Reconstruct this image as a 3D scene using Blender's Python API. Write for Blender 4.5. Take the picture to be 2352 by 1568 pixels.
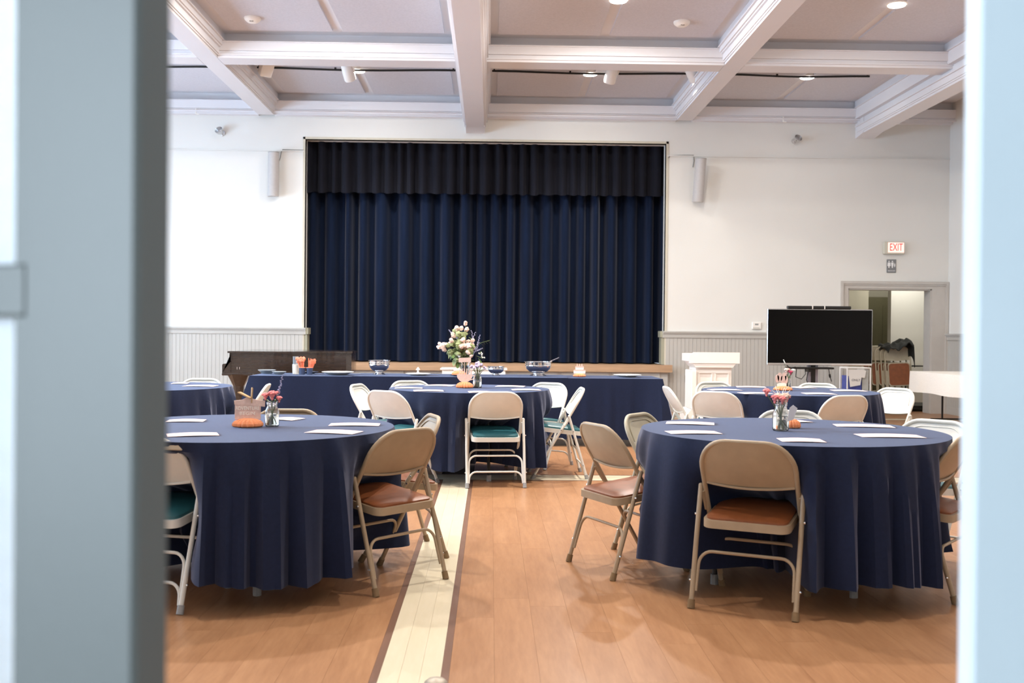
import bpy, math, random
from mathutils import Vector, Matrix
R = random.Random(7)
pi = math.pi
for o in list(bpy.data.objects): bpy.data.objects.remove(o)
C = bpy.context.scene.collection
SC = bpy.context.scene

# ------------------------------------------------------------------ camera
F, VX, VY, RHO, EYE = 2300.0, 1128.0, 765.0, 0.0092, 1.24
CX, CY = 1176.0, 784.0
YAW, PITCH = math.radians(1.1998), math.radians(-0.4623)
fw = Vector((math.sin(YAW)*math.cos(PITCH), math.cos(YAW)*math.cos(PITCH), math.sin(PITCH)))
r0 = Vector((math.cos(YAW), -math.sin(YAW), 0)); u0 = r0.cross(fw)
rt = r0*math.cos(RHO)+u0*math.sin(RHO); up = u0*math.cos(RHO)-r0*math.sin(RHO)
cam_d = bpy.data.cameras.new('camera'); cam = bpy.data.objects.new('camera', cam_d); C.objects.link(cam)
M = Matrix((( rt.x, up.x, -fw.x, 0), (rt.y, up.y, -fw.y, 0), (rt.z, up.z, -fw.z, EYE), (0, 0, 0, 1)))
cam.matrix_world = M
cam_d.sensor_width = 36.0; cam_d.lens = 36.0*F/2352.0; cam_d.clip_start = 0.02
cam_d.dof.use_dof = True; cam_d.dof.focus_distance = 7.2; cam_d.dof.aperture_fstop = 3.6
SC.camera = cam
def ray(x, y): return fw+rt*((x-CX)/F)-up*((y-CY)/F)
def atz(x, y, z=0.0):
    d = ray(x, y); t = (z-EYE)/d.z; return Vector((0, 0, EYE))+d*t
def aty(x, y, Y):
    d = ray(x, y); return Vector((0, 0, EYE))+d*(Y/d.y)

# ------------------------------------------------------------------ world, exposure, daylight through the windows
W = bpy.data.worlds.new('world'); SC.world = W; W.use_nodes = True
bg = W.node_tree.nodes['Background']; bg.inputs[0].default_value = (0.80, 0.90, 1.0, 1); bg.inputs[1].default_value = 0.9
SC.view_settings.view_transform = 'Standard'; SC.view_settings.look = 'None'
SC.view_settings.exposure = 0.13; SC.view_settings.gamma = 1.0; SC.view_settings.use_curve_mapping = False
def lamp(name, typ, loc, direction, power, col, **kw):
    l = bpy.data.lights.new(name, typ); l.energy = power; l.color = col
    for k, v in kw.items(): setattr(l, k, v)
    o = bpy.data.objects.new(name, l); C.objects.link(o); o.location = loc
    o.rotation_euler = Vector(direction).to_track_quat('-Z', 'Y').to_euler()
    return o
WIN_Y = (6.0, 9.6, 13.2)
for wy in WIN_Y:
    lamp('window_daylight', 'AREA', (-8.28, wy, 2.35), (1, 0, -0.12), 350, (0.52, 0.74, 1.0), shape='RECTANGLE', size=2.2, size_y=2.3)
lamp('foyer_daylight', 'AREA', (-2.55, -0.9, 1.6), (1, 0.35, 0), 130, (0.74, 0.87, 1.0), shape='RECTANGLE', size=1.6, size_y=2.0)
WARM = (1.0, 0.93, 0.85)
LAMP_W, WASH_W = (20, 92, 112, 46, 4), 200      # by row, stage to entrance

# ------------------------------------------------------------------ materials
MATS = {}
def mat(name, col, rough=0.5, metal=0.0, var=0.0, scale=8.0, bump=0.0, bscale=None, spec=0.5, trans=0.0, sheen=0.0, emit=None, estr=0.0, alpha=1.0, coat=0.0, stretch=None, sub=0.0):
    if name in MATS: return MATS[name]
    m = bpy.data.materials.new(name); m.use_nodes = True; nt = m.node_tree; p = nt.nodes['Principled BSDF']
    p.inputs['Base Color'].default_value = (*col, 1); p.inputs['Roughness'].default_value = rough
    p.inputs['Metallic'].default_value = metal; p.inputs['Specular IOR Level'].default_value = spec
    p.inputs['Transmission Weight'].default_value = trans; p.inputs['Alpha'].default_value = alpha
    if sheen:
        p.inputs['Sheen Weight'].default_value = sheen; p.inputs['Sheen Roughness'].default_value = 0.4
        p.inputs['Sheen Tint'].default_value = (min(1, col[0]*3+.2), min(1, col[1]*3+.2), min(1, col[2]*3+.2), 1)
    if coat: p.inputs['Coat Weight'].default_value = coat
    if emit: p.inputs['Emission Color'].default_value = (*emit, 1); p.inputs['Emission Strength'].default_value = estr
    if var or bump:
        tc = nt.nodes.new('ShaderNodeTexCoord'); src = tc.outputs['Object']
        if stretch:
            mp = nt.nodes.new('ShaderNodeMapping'); mp.inputs['Scale'].default_value = stretch
            nt.links.new(src, mp.inputs[0]); src = mp.outputs[0]
    if var:
        n = nt.nodes.new('ShaderNodeTexNoise'); n.inputs['Scale'].default_value = scale; n.inputs['Detail'].default_value = 5
        nt.links.new(src, n.inputs['Vector'])
        cr = nt.nodes.new('ShaderNodeValToRGB'); cr.color_ramp.elements[0].position = .3; cr.color_ramp.elements[1].position = .7
        cr.color_ramp.elements[0].color = (*[c*(1-var) for c in col], 1); cr.color_ramp.elements[1].color = (*[min(1, c*(1+var)) for c in col], 1)
        nt.links.new(n.outputs[0], cr.inputs[0]); nt.links.new(cr.outputs[0], p.inputs['Base Color'])
    if bump:
        n2 = nt.nodes.new('ShaderNodeTexNoise'); n2.inputs['Scale'].default_value = bscale or scale*6; n2.inputs['Detail'].default_value = 3
        nt.links.new(src, n2.inputs['Vector'])
        b = nt.nodes.new('ShaderNodeBump'); b.inputs['Strength'].default_value = bump; b.inputs['Distance'].default_value = .01
        nt.links.new(n2.outputs[0], b.inputs['Height']); nt.links.new(b.outputs[0], p.inputs['Normal'])
    MATS[name] = m; return m
def s2l(r, g, b): return tuple((c/255/12.92 if c/255 <= .04045 else ((c/255+.055)/1.055)**2.4) for c in (r, g, b))

m_wall = mat('wall paint', s2l(226, 225, 220), .75, var=.015, scale=1.5, bump=.04, bscale=60)
m_trim = mat('trim paint', s2l(186, 184, 178), .5, var=.03, scale=3)
m_jamb = mat('opening casing paint', s2l(205, 198, 180), .5, var=.03, scale=3)
m_ceil = mat('ceiling paint', s2l(228, 227, 230), .8, var=.015, scale=1.2)
m_panel = mat('acoustic panel', s2l(208, 207, 214), .95, var=.05, scale=40, bump=.1, bscale=160)
m_cloth = mat('navy linen', s2l(24, 33, 58), .85, var=.10, scale=60, bump=.06, bscale=500, sheen=1.0, spec=.2)
m_velvet = mat('stage velvet', s2l(14, 24, 44), .9, var=.2, scale=5, sheen=.45, spec=.1, stretch=(4, 4, .3))
m_valance = mat('valance velvet', s2l(24, 25, 33), .9, var=.15, scale=5, sheen=.2, spec=.1, stretch=(4, 4, .3))
m_tan = mat('tan enamel', s2l(164, 144, 118), .42, var=.06, scale=14, spec=.5)
m_gtan = mat('greenish tan enamel', s2l(176, 168, 146), .42, var=.05, scale=14)
m_white = mat('cream enamel', s2l(220, 219, 212), .4, var=.03, scale=14)
m_brown = mat('brown vinyl', s2l(128, 72, 38), .42, var=.14, scale=18, bump=.04)
m_teal = mat('teal vinyl', s2l(44, 98, 106), .38, var=.06, scale=18, bump=.03)
m_rub = mat('tan rubber', s2l(128, 104, 74), .8, var=.1, scale=40)
m_rubg = mat('grey rubber', s2l(150, 150, 150), .8, var=.1, scale=40)
m_paper = mat('blush paper', s2l(245, 216, 213), .8, var=.01, scale=5)
m_black = mat('black plastic', s2l(18, 18, 18), .4, var=.1, scale=10)
m_blackm = mat('black metal', s2l(28, 26, 24), .45, .3, var=.1, scale=10)
m_screen = mat('television screen', s2l(5, 4, 4), .16, spec=.12, var=.05, scale=2)
m_silver = mat('polished silver', (.82, .82, .84), .12, 1.0, var=.04, scale=6)
m_chrome = mat('brushed chrome', (.7, .7, .7), .25, 1.0, var=.05, scale=10)
m_glass = mat('clear glass', (1, 1, 1), .02, trans=1.0, var=.001, scale=2)
m_water = mat('water', (.9, .97, .95), .02, trans=1.0)
m_wpaint = mat('white satin paint', s2l(240, 236, 230), .4, var=.015, scale=4)
m_china = mat('white china', s2l(240, 240, 236), .2, var=.01, scale=4, coat=.3)
m_piano = mat('dark walnut lacquer', s2l(48, 38, 32), .22, var=.2, scale=7, coat=.5, stretch=(1, 1, 6))
m_wood = mat('stage edge maple', s2l(176, 144, 114), .4, var=.15, scale=6, stretch=(.3, 4, 4))
m_door = mat('door paint', s2l(108, 112, 111), .45, var=.04, scale=3, bump=.02, bscale=40)
m_coral = mat('coral tissue', s2l(232, 150, 104), .8, var=.1, scale=30)
m_gold = mat('rose gold card', s2l(224, 194, 182), .5, var=.10, scale=90)
m_kraft = mat('kraft bow card', s2l(186, 152, 108), .8, var=.08, scale=30)
m_green = mat('leaf green', s2l(96, 122, 62), .6, var=.2, scale=20)
m_sage = mat('sage green', s2l(150, 160, 112), .7, var=.2, scale=20)
m_stem = mat('stem green', s2l(86, 104, 66), .6, var=.2, scale=20)
m_pink = mat('pink petal', s2l(238, 140, 140), .7, var=.15, scale=40)
m_blush = mat('blush petal', s2l(238, 206, 190), .7, var=.12, scale=40)
m_magenta = mat('magenta petal', s2l(190, 60, 96), .7, var=.15, scale=40)
m_lilac = mat('lilac petal', s2l(200, 180, 204), .7, var=.15, scale=40)
m_lav = mat('lavender bud', s2l(150, 150, 180), .8, var=.2, scale=40)
m_red = mat('red bud', s2l(150, 50, 44), .7, var=.2, scale=40)
m_wflow = mat('white petal', s2l(244, 244, 236), .7, var=.05, scale=40)
m_speaker = mat('speaker grey', s2l(186, 182, 180), .6, var=.03, scale=30)

# ------------------------------------------------------------------ mesh tools
class MB:
    def __init__(s): s.v = []; s.f = []
    def add(s, vs, fs):
        n = len(s.v); s.v += [tuple(v) for v in vs]; s.f += [tuple(i+n for i in f) for f in fs]; return s
    def box(s, x0, x1, y0, y1, z0, z1):
        return s.add([(x0,y0,z0),(x1,y0,z0),(x1,y1,z0),(x0,y1,z0),(x0,y0,z1),(x1,y0,z1),(x1,y1,z1),(x0,y1,z1)],
                     [(0,3,2,1),(4,5,6,7),(0,1,5,4),(1,2,6,5),(2,3,7,6),(3,0,4,7)])
    def cbox(s, x0, x1, y0, y1, z0, z1, b):      # box with all edges chamfered
        def ring(x0, x1, y0, y1, z): return [(x0+b,y0,z),(x1-b,y0,z),(x1,y0+b,z),(x1,y1-b,z),(x1-b,y1,z),(x0+b,y1,z),(x0,y1-b,z),(x0,y0+b,z)]
        rs = [ring(x0+b,x1-b,y0+b,y1-b,z0), ring(x0,x1,y0,y1,z0+b), ring(x0,x1,y0,y1,z1-b), ring(x0+b,x1-b,y0+b,y1-b,z1)]
        fs = [tuple(range(7,-1,-1)), tuple(range(24,32))]
        for k in range(3):
            for i in range(8): j = (i+1) % 8; fs.append((k*8+i, k*8+j, k*8+8+j, k*8+8+i))
        return s.add(sum(rs, []), fs)
    def tube(s, pts, r, n=8, cap=True, closed=False):
        P = [Vector(p) for p in pts]; rr = r if isinstance(r, (list, tuple)) else [r]*len(P)
        vs, fs = [], []; prev = None
        for i, p in enumerate(P):
            a = P[i-1] if i > 0 else (P[-1] if closed else p); b = P[i+1] if i < len(P)-1 else (P[0] if closed else p)
            t = (b-a).normalized()
            if prev is None: q = t.orthogonal().normalized()
            else:
                q = prev-t*prev.dot(t)
                q = q.normalized() if q.length > 1e-6 else t.orthogonal().normalized()
            prev = q; w = t.cross(q)
            vs += [p+(q*math.cos(2*pi*k/n)+w*math.sin(2*pi*k/n))*rr[i] for k in range(n)]
        m = len(P)
        for i in range(m if closed else m-1):
            for k in range(n):
                l = (k+1) % n; j = (i+1) % m; fs.append((i*n+k, i*n+l, j*n+l, j*n+k))
        if cap and not closed: fs += [tuple(range(n-1,-1,-1)), tuple(range((m-1)*n, m*n))]
        return s.add(vs, fs)
    def lathe(s, prof, n=24, c=(0,0,0), wob=None):
        vs, fs = [], []
        for r, z in prof:
            for k in range(n):
                a = 2*pi*k/n; q = r*(wob(a, z) if wob else 1); vs.append((c[0]+q*math.cos(a), c[1]+q*math.sin(a), c[2]+z))
        for i in range(len(prof)-1):
            for k in range(n): l = (k+1) % n; fs.append((i*n+k, i*n+l, (i+1)*n+l, (i+1)*n+k))
        if prof[0][0] > 1e-6: fs.append(tuple(range(n-1,-1,-1)))
        if prof[-1][0] > 1e-6: m = len(prof)-1; fs.append(tuple(range(m*n, m*n+n)))
        return s.add(vs, fs)
    def prism(s, poly, z0, z1, axis='z'):      # poly (a,b) extruded: z: (a,b,h)  y: (a,h,b)  x: (h,a,b)
        n = len(poly)
        def P(a, b, h): return {'z': (a,b,h), 'y': (a,h,b), 'x': (h,a,b)}[axis]
        vs = [P(a,b,z0) for a,b in poly]+[P(a,b,z1) for a,b in poly]
        fs = [tuple(range(n-1,-1,-1)), tuple(range(n,2*n))]+[(i,(i+1)%n,n+(i+1)%n,n+i) for i in range(n)]
        return s.add(vs, fs)
    def sphere(s, c, r, n=8, m=6, sc=(1,1,1), jit=0):
        vs, fs = [(c[0],c[1],c[2]-r*sc[2])], []
        for i in range(1, m):
            for k in range(n):
                a = -pi/2+pi*i/m; t = 2*pi*k/n; q = r*(1+jit*(R.random()-.5))
                vs.append((c[0]+q*sc[0]*math.cos(a)*math.cos(t), c[1]+q*sc[1]*math.cos(a)*math.sin(t), c[2]+q*sc[2]*math.sin(a)))
        vs.append((c[0],c[1],c[2]+r*sc[2]))
        for k in range(n):
            l = (k+1) % n; fs.append((0, 1+l, 1+k)); fs.append((len(vs)-1, 1+(m-2)*n+k, 1+(m-2)*n+l))
            for i in range(m-2): fs.append((1+i*n+k, 1+i*n+l, 1+(i+1)*n+l, 1+(i+1)*n+k))
        return s.add(vs, fs)
    def mesh(s, name, m, smooth=False):
        me = bpy.data.meshes.new(name); me.from_pydata(s.v, [], s.f); me.update()
        import bmesh
        b = bmesh.new(); b.from_mesh(me); bmesh.ops.recalc_face_normals(b, faces=b.faces); b.to_mesh(me); b.free()
        if m: me.materials.append(m)
        if smooth:
            for p in me.polygons: p.use_smooth = True
            try: me.set_sharp_from_angle(angle=math.radians(38))
            except Exception: pass
        return me
    def build(s, name, m, parent=None, smooth=False, loc=None):
        o = bpy.data.objects.new(name, s.mesh(name, m, smooth)); C.objects.link(o)
        if parent: o.parent = parent
        if loc is not None: o.location = loc
        return o
def tag(o, label=None, cat=None, group=None, kind=None):
    if label: o['label'] = label
    if cat: o['category'] = cat
    if group: o['group'] = group
    if kind: o['kind'] = kind
    return o
def thing(name, label, cat, loc=(0,0,0), rz=0, group=None):
    o = bpy.data.objects.new(name, None); C.objects.link(o); o.empty_display_size = .05
    o.location = loc; o.rotation_euler = (0,0,rz); return tag(o, label, cat, group)
def struct(o): o['kind'] = 'structure'; return o
def copy_tree(o, parent=None):
    c = o.copy(); C.objects.link(c); c.parent = parent
    for ch in list(o.children): copy_tree(ch, c)
    return c
def text(body, size, m, parent, loc, name='lettering', rot=(pi/2,0,0), xs=1.0, depth=.001, spacing=1.0):
    cu = bpy.data.curves.new('t', 'FONT'); cu.body = body; cu.size = size; cu.extrude = depth; cu.align_x = 'CENTER'; cu.align_y = 'CENTER'; cu.space_character = spacing; cu.resolution_u = 3
    t = bpy.data.objects.new('t', cu); C.objects.link(t); bpy.context.view_layer.update()
    me = bpy.data.meshes.new_from_object(t.evaluated_get(bpy.context.evaluated_depsgraph_get()))
    bpy.data.objects.remove(t); me.materials.clear(); me.materials.append(m)
    o = bpy.data.objects.new(name, me); C.objects.link(o); o.parent = parent; o.location = loc; o.rotation_euler = rot; o.scale = (xs,1,1)
    return o
def arc(cx, cy, r, a0, a1, n, ry=None):
    return [(cx+r*math.cos(a0+(a1-a0)*i/n), cy+(ry or r)*math.sin(a0+(a1-a0)*i/n)) for i in range(n+1)]
def rrect(x0, x1, y0, y1, r, n=5):
    return arc(x1-r,y1-r,r,0,pi/2,n)+arc(x0+r,y1-r,r,pi/2,pi,n)+arc(x0+r,y0+r,r,pi,1.5*pi,n)+arc(x1-r,y0+r,r,1.5*pi,2*pi,n)

# ------------------------------------------------------------------ floor
YW, XL, XR, ZC, YF = 16.13, -8.0, 7.42, 5.02, 1.12
floor = struct(MB().box(XL, XR+1.5, -3, 21, -.2, -.006).build('floor', mat('sub floor', s2l(70, 44, 28), .8, var=.1)))
def plank_mat(name, base, dark, light, rough):
    m = bpy.data.materials.new(name); m.use_nodes = True; nt = m.node_tree; p = nt.nodes['Principled BSDF']; L = nt.links.new
    g = nt.nodes.new('ShaderNodeNewGeometry'); oi = nt.nodes.new('ShaderNodeObjectInfo')
    ad = nt.nodes.new('ShaderNodeMath'); ad.operation = 'ADD'; L(g.outputs['Random Per Island'], ad.inputs[0]); L(oi.outputs['Random'], ad.inputs[1])
    fr = nt.nodes.new('ShaderNodeMath'); fr.operation = 'FRACT'; L(ad.outputs[0], fr.inputs[0])
    mp = nt.nodes.new('ShaderNodeMapping'); mp.inputs['Scale'].default_value = (1, .12, 1); L(g.outputs['Position'], mp.inputs['Vector'])
    cv = nt.nodes.new('ShaderNodeCombineXYZ'); L(fr.outputs[0], cv.inputs[2]); sc = nt.nodes.new('ShaderNodeVectorMath'); sc.operation = 'SCALE'; sc.inputs['Scale'].default_value = 9; L(cv.outputs[0], sc.inputs[0])
    va = nt.nodes.new('ShaderNodeVectorMath'); L(mp.outputs[0], va.inputs[0]); L(sc.outputs[0], va.inputs[1])
    n = nt.nodes.new('ShaderNodeTexNoise'); n.inputs['Scale'].default_value = 45; n.inputs['Detail'].default_value = 8; n.inputs['Roughness'].default_value = .65; L(va.outputs[0], n.inputs['Vector'])
    n2 = nt.nodes.new('ShaderNodeTexNoise'); n2.inputs['Scale'].default_value = 7; n2.inputs['Detail'].default_value = 4; L(va.outputs[0], n2.inputs['Vector'])
    cr = nt.nodes.new('ShaderNodeValToRGB'); e = cr.color_ramp.elements; e[0].position = .32; e[0].color = (*dark, 1); e[1].position = .68; e[1].color = (*light, 1)
    mx = nt.nodes.new('ShaderNodeMath'); mx.operation = 'MULTIPLY_ADD'; mx.inputs[1].default_value = .45; L(n2.outputs[0], mx.inputs[0]); 
    m3 = nt.nodes.new('ShaderNodeMath'); m3.operation = 'MULTIPLY'; m3.inputs[1].default_value = .55; L(n.outputs[0], m3.inputs[0]); L(m3.outputs[0], mx.inputs[2]); L(mx.outputs[0], cr.inputs[0])
    hs = nt.nodes.new('ShaderNodeHueSaturation'); mr = nt.nodes.new('ShaderNodeMapRange'); mr.inputs['To Min'].default_value = .975; mr.inputs['To Max'].default_value = 1.025
    L(fr.outputs[0], mr.inputs['Value']); L(mr.outputs[0], hs.inputs['Value']); L(cr.outputs[0], hs.inputs['Color']); L(hs.outputs[0], p.inputs['Base Color'])
    p.inputs['Roughness'].default_value = rough; p.inputs['Specular IOR Level'].default_value = .4
    b = nt.nodes.new('ShaderNodeBump'); b.inputs['Strength'].default_value = .05; L(n.outputs[0], b.inputs['Height']); L(b.outputs[0], p.inputs['Normal'])
    return m
m_plank = plank_mat('amber plank', None, s2l(150, 106, 73), s2l(178, 133, 96), .32)
m_cream = plank_mat('maple plank', None, s2l(210, 198, 170), s2l(220, 208, 182), .30)
m_wenge = plank_mat('dark inlay', None, s2l(104, 74, 58), s2l(122, 88, 70), .4)
pl = MB().cbox(-.5, .5, -.5, .5, -.5, .5, .004)
meshes = {k: MB().box(-.5, .5, -.5, .5, -1, 0).mesh('plank', m) for k, m in (('p', m_plank), ('c', m_cream), ('d', m_wenge))}
planks = []
GX0, GX1 = -.394, -.171
YS = [(1.15, 8.44), (8.80, 14.82), (15.06, YW)]
PW = .165
def fill(x0, x1):
    nx = max(1, round((x1-x0)/PW)); w = (x1-x0)/nx
    for i in range(nx):
        off = R.uniform(0, 1.2)
        for (a, b) in YS:
            y = a; first = True
            while y < b-.01:
                e = min(b, y+(1.22 if not first else .3+off*.75)); first = False
                if b-e < .12: e = b
                planks.append(('p', x0+i*w+w/2, (y+e)/2, w-.0006, e-y-.0006)); y = e
fill(XL, GX0-.03); fill(GX1+.03, XR)
def along(kind, a, b, c, d, horiz, n, ln):      # inlay boards
    if horiz:
        for i in range(n):
            w = (d-c)/n; x = a
            while x < b-.01: e = min(b, x+ln); planks.append((kind, (x+e)/2, c+w*(i+.5), e-x-.0007, w-.0007)); x = e
    else:
        for i in range(n):
            w = (b-a)/n; y = c
            while y < d-.01: e = min(d, y+ln); planks.append((kind, a+w*(i+.5), (y+e)/2, w-.0007, e-y-.0007)); y = e
along('c', GX0, GX1, 1.15, 8.47, False, 3, 1.83)
along('d', GX0-.03, GX0, 1.15, 8.44, False, 1, 2.4); along('d', GX1, GX1+.03, 1.15, 8.44, False, 1, 2.4)
along('c', XL, XR, 8.47, 8.77, True, 3, 1.83)
along('d', XL, GX0, 8.44, 8.47, True, 1, 2.4); along('d', GX1, XR, 8.44, 8.47, True, 1, 2.4); along('d', XL, XR, 8.77, 8.80, True, 1, 2.4)
along('c', XL, XR, 14.85, 15.03, True, 2, 1.83); along('d', XL, XR, 14.82, 14.85, True, 1, 2.4); along('d', XL, XR, 15.03, 15.06, True, 1, 2.4)
def seen(p):
    _, x, y, w, l = p
    if y < 3.2: return -1e9
    if not (-.36*y-.2 < x < .50*y+.2): return -1e9
    return w*l/y**3 + (0 if p[0] == 'p' else .02)
planks.sort(key=seen, reverse=True)
for k, x, y, w, l in planks[:300]:
    o = bpy.data.objects.new('plank', meshes[k]); C.objects.link(o); o.parent = floor; o.location = (x, y, 0); o.scale = (w, l, .006)
for k in 'pcd':
    b = MB()
    for kk, x, y, w, l in planks[300:]:
        if kk == k: b.box(x-w/2, x+w/2, y-l/2, y+l/2, -.006, 0)
    if b.v: tag(b.build('planks', {'p': m_plank, 'c': m_cream, 'd': m_wenge}[k], floor), kind='stuff')
mat_f = mat('corridor vinyl', s2l(150, 106, 76), .45, var=.1, scale=6)
MB().box(5.2, XR+1.5, YW, 21, -.006, 0).build('corridor_floor', mat_f, floor)
MB().box(XL, XR, -3, 1.15, -.006, 0).build('foyer_floor', mat('foyer vinyl', s2l(150, 140, 126), .4, var=.08), floor)

# ------------------------------------------------------------------ walls
SX0, SX1, SZ0, SZ1 = -3.0, 2.80, .74, 4.32
DX0, DX1, DZ = 5.78, 7.15, 2.02
RAIL = 1.30
wb = MB()
T = .22
wb.box(XL, SX0, YW, YW+T, 0, ZC+.3).box(SX0, SX1, YW, YW+T, SZ1, ZC+.3).box(SX1, DX0, YW, YW+T, 0, ZC+.3).box(DX0, DX1, YW, YW+T, DZ, ZC+.3).box(DX1, XR+1.5, YW, YW+T, 0, ZC+.3)
wall_back = struct(wb.build('wall_back', m_wall))
bw = .0625
bmesh_board = MB().prism([(-.5,0),(-.47,-1),(.47,-1),(.5,0)], 0, 1, 'z').mesh('bead_board', m_trim)
def boards(x0, x1, parent, side=None):
    n = round((x1-x0)/bw); w = (x1-x0)/n
    for i in range(n):
        o = bpy.data.objects.new('bead_board', bmesh_board); C.objects.link(o); o.parent = parent
        if side is None: o.location = (x0+w*(i+.5), YW, .12); o.scale = (w, .014, RAIL-.12-.05)
        else: o.location = (XR, x0+w*(i+.5), .12); o.rotation_euler = (0,0,-pi/2); o.scale = (w, .014, RAIL-.12-.05)
boards(-5.6, SX0-.02, wall_back); boards(SX1+.02, DX0-.14, wall_back)
def rail(b, x0, x1, y):
    b.box(x0, x1, y-.03, y, RAIL-.105, RAIL-.045).box(x0, x1, y-.045, y, RAIL-.045, RAIL-.025).box(x0, x1, y-.06, y, RAIL-.025, RAIL)
tr = MB(); rail(tr, XL, SX0+.03, YW); struct(tr.build('trim_1', m_trim))
tr = MB(); rail(tr, SX1-.03, DX0-.13, YW); struct(tr.build('trim_2', m_trim))
MB().box(XL, -5.6, YW-.012, YW, .12, RAIL-.1).build('plain_panel', m_trim, wall_back)
bb = MB().box(XL, SX0, YW-.022, YW, 0, .115).box(XL, SX0, YW-.016, YW, .115, .13).box(SX1, DX0-.13, YW-.022, YW, 0, .115).box(SX1, DX0-.13, YW-.016, YW, .115, .13)
struct(bb.build('baseboard_back', m_trim))
# picture ledge line
struct(MB().box(XL, SX0-.02, YW-.018, YW, 4.118, 4.135).box(SX1+.02, XR, YW-.018, YW, 4.118, 4.135).build('trim_3', m_wall))
# stage opening casing
ca = MB()
for x0, x1 in ((SX0-.035, SX0), (SX1, SX1+.035)): ca.box(x0, x1, YW-.012, YW+.10, SZ0, SZ1+.035)
ca.box(SX0-.035, SX1+.035, YW-.012, YW+.10, SZ1, SZ1+.035)
struct(ca.build('trim_4', m_jamb))
rr_ = MB()
for x0, x1 in ((SX0, SX0+.05), (SX1-.05, SX1)): rr_.box(x0, x1, YW, YW+.2, SZ0+.02, RAIL-.1).box(x0-.01 if x0 < 0 else x0-.02, x1+.02 if x0 < 0 else x1+.01, YW-.02, YW+.2, RAIL-.1, RAIL)
struct(rr_.build('trim_5', mat('return paint', s2l(160, 158, 138), .5, var=.03)))
# stage
st = thing('stage', 'low white panelled stage front with maple edge below the navy curtain', 'stage', (0, YW, 0))
MB().box(SX0-.04, SX1+.04, .0, 3.4, 0, SZ0-.09).build('platform', m_trim, st)
MB().box(SX0-.04, SX1+.04, -.14, 3.4, SZ0-.02, SZ0+.012).build('floor_boards', m_wood, st)
MB().box(SX0-.06, SX1+.10, -.20, -.12, SZ0-.10, SZ0+.018).build('nosing', m_wood, st)
MB().box(SX0-.04, SX1+.04, -.12, -.0, 0, SZ0-.05).build('apron', m_trim, st)
for i in range(7):
    x0 = SX0+.05+i*.82; b = MB()
    for z0, z1 in ((.12, SZ0-.24), (SZ0-.2, SZ0-.12)):
        b.box(x0, x0+.72, -.132, -.12, z0, z1)
        for q in ((x0-.02, x0+.74, z1, z1+.015), (x0-.02, x0+.74, z0-.015, z0), (x0-.02, x0, z0, z1), (x0+.72, x0+.74, z0, z1)): b.box(q[0], q[1], -.14, -.12, q[2], q[3])
    b.build('apron_panel', m_trim, st)
m_dark = mat('stage black', s2l(14, 14, 18), .9, var=.1)
MB().box(SX0-.4, SX0-.34, .3, 3.4, SZ0, 5).box(SX1+.34, SX1+.4, .3, 3.4, SZ0, 5).box(SX0-.4, SX1+.4, 3.4, 3.46, 0, 5).box(SX0-.4, SX1+.4, .24, 3.46, 4.95, 5).build('stage_house', m_dark, st)
# curtains
def pleats(x0, x1, y, z0, z1, depth, pitch, seed, hemw=0.0, sharp=1.0):
    rr = random.Random(seed); b = MB(); xs = []; x = x0
    cyc = []
    while x < x1: w = pitch*rr.uniform(.75, 1.3); cyc.append((x, w, rr.uniform(.65, 1.15))); x += w
    sc = (x1-x0)/(x-x0)
    rows = [(1.0), .985, .75, .5, .25, .03, 0.0]; nper = 14; cols = []
    for (cx, w, d) in cyc:
        for k in range(nper):
            t = k/nper; s = math.sin(pi*min(1, t/.62)) if t < .62 else -0.15*math.sin(pi*(t-.62)/.38)
            s = (abs(s)**.55)*(1 if s > 0 else -1)
            cols.append(((cx-x0+w*t)*sc+x0, -depth*d*s, d))
    n = len(cols); vs, fs = [], []
    for ri, r in enumerate(rows):
        for (px, py, d) in cols:
            g = .75+.25*(1-r); vs.append((px, y+py*g, z0+(z1-z0)*r+(hemw*(.5-(-py/depth)) if r < .02 else 0)))
    for i in range(len(rows)-1):
        for k in range(n-1): fs.append((i*n+k, i*n+k+1, (i+1)*n+k+1, (i+1)*n+k))
    return b.add(vs, fs)
o = pleats(SX0-.3, -.22, YW+.50, SZ0+.03, SZ1+.5, .22, .30, 3).build('stage_curtain', m_velvet, None, True)
tag(o, 'tall dark navy pleated velvet stage curtain, left half, behind the grand piano', 'curtain', 'halves of the stage curtain')
o = pleats(-.26, SX1+.3, YW+.54, SZ0+.03, SZ1+.5, .22, .30, 4).build('stage_curtain', m_velvet, None, True)
tag(o, 'tall dark navy pleated velvet stage curtain, right half, on the white lectern side', 'curtain', 'halves of the stage curtain')
o = pleats(SX0-.3, SX1+.3, YW+.28, 3.50, SZ1+.5, .11, .205, 5, .03).build('valance', m_valance, None, True)
tag(o, 'short near-black pleated valance hanging across the top of the stage', 'valance')

# right wall, left wall with windows, front wall with doorway, corridor
wr = struct(MB().box(XR, XR+.2, YF, YW, 0, ZC+.3).build('wall_right', m_wall))
boards(13.8, YW-.02, wr, 1)
b = MB().box(XR-.03, XR, YF, YW, RAIL-.105, RAIL-.045).box(XR-.045, XR, YF, YW, RAIL-.045, RAIL-.025).box(XR-.06, XR, YF, YW, RAIL-.025, RAIL)
struct(b.build('trim_6', m_trim)); struct(MB().box(XR-.02, XR, YF, YW, 0, .12).build('baseboard_right', m_trim))
wl = MB(); ys = [YF-.2]
for wy in WIN_Y: ys += [wy-1.1, wy+1.1]
ys.append(YW)
for i in range(0, len(ys), 2): wl.box(XL-.25, XL, ys[i], ys[i+1], 0, ZC+.3)
for wy in WIN_Y: wl.box(XL-.25, XL, wy-1.1, wy+1.1, 0, 1.2).box(XL-.25, XL, wy-1.1, wy+1.1, 3.5, ZC+.3)
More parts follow.
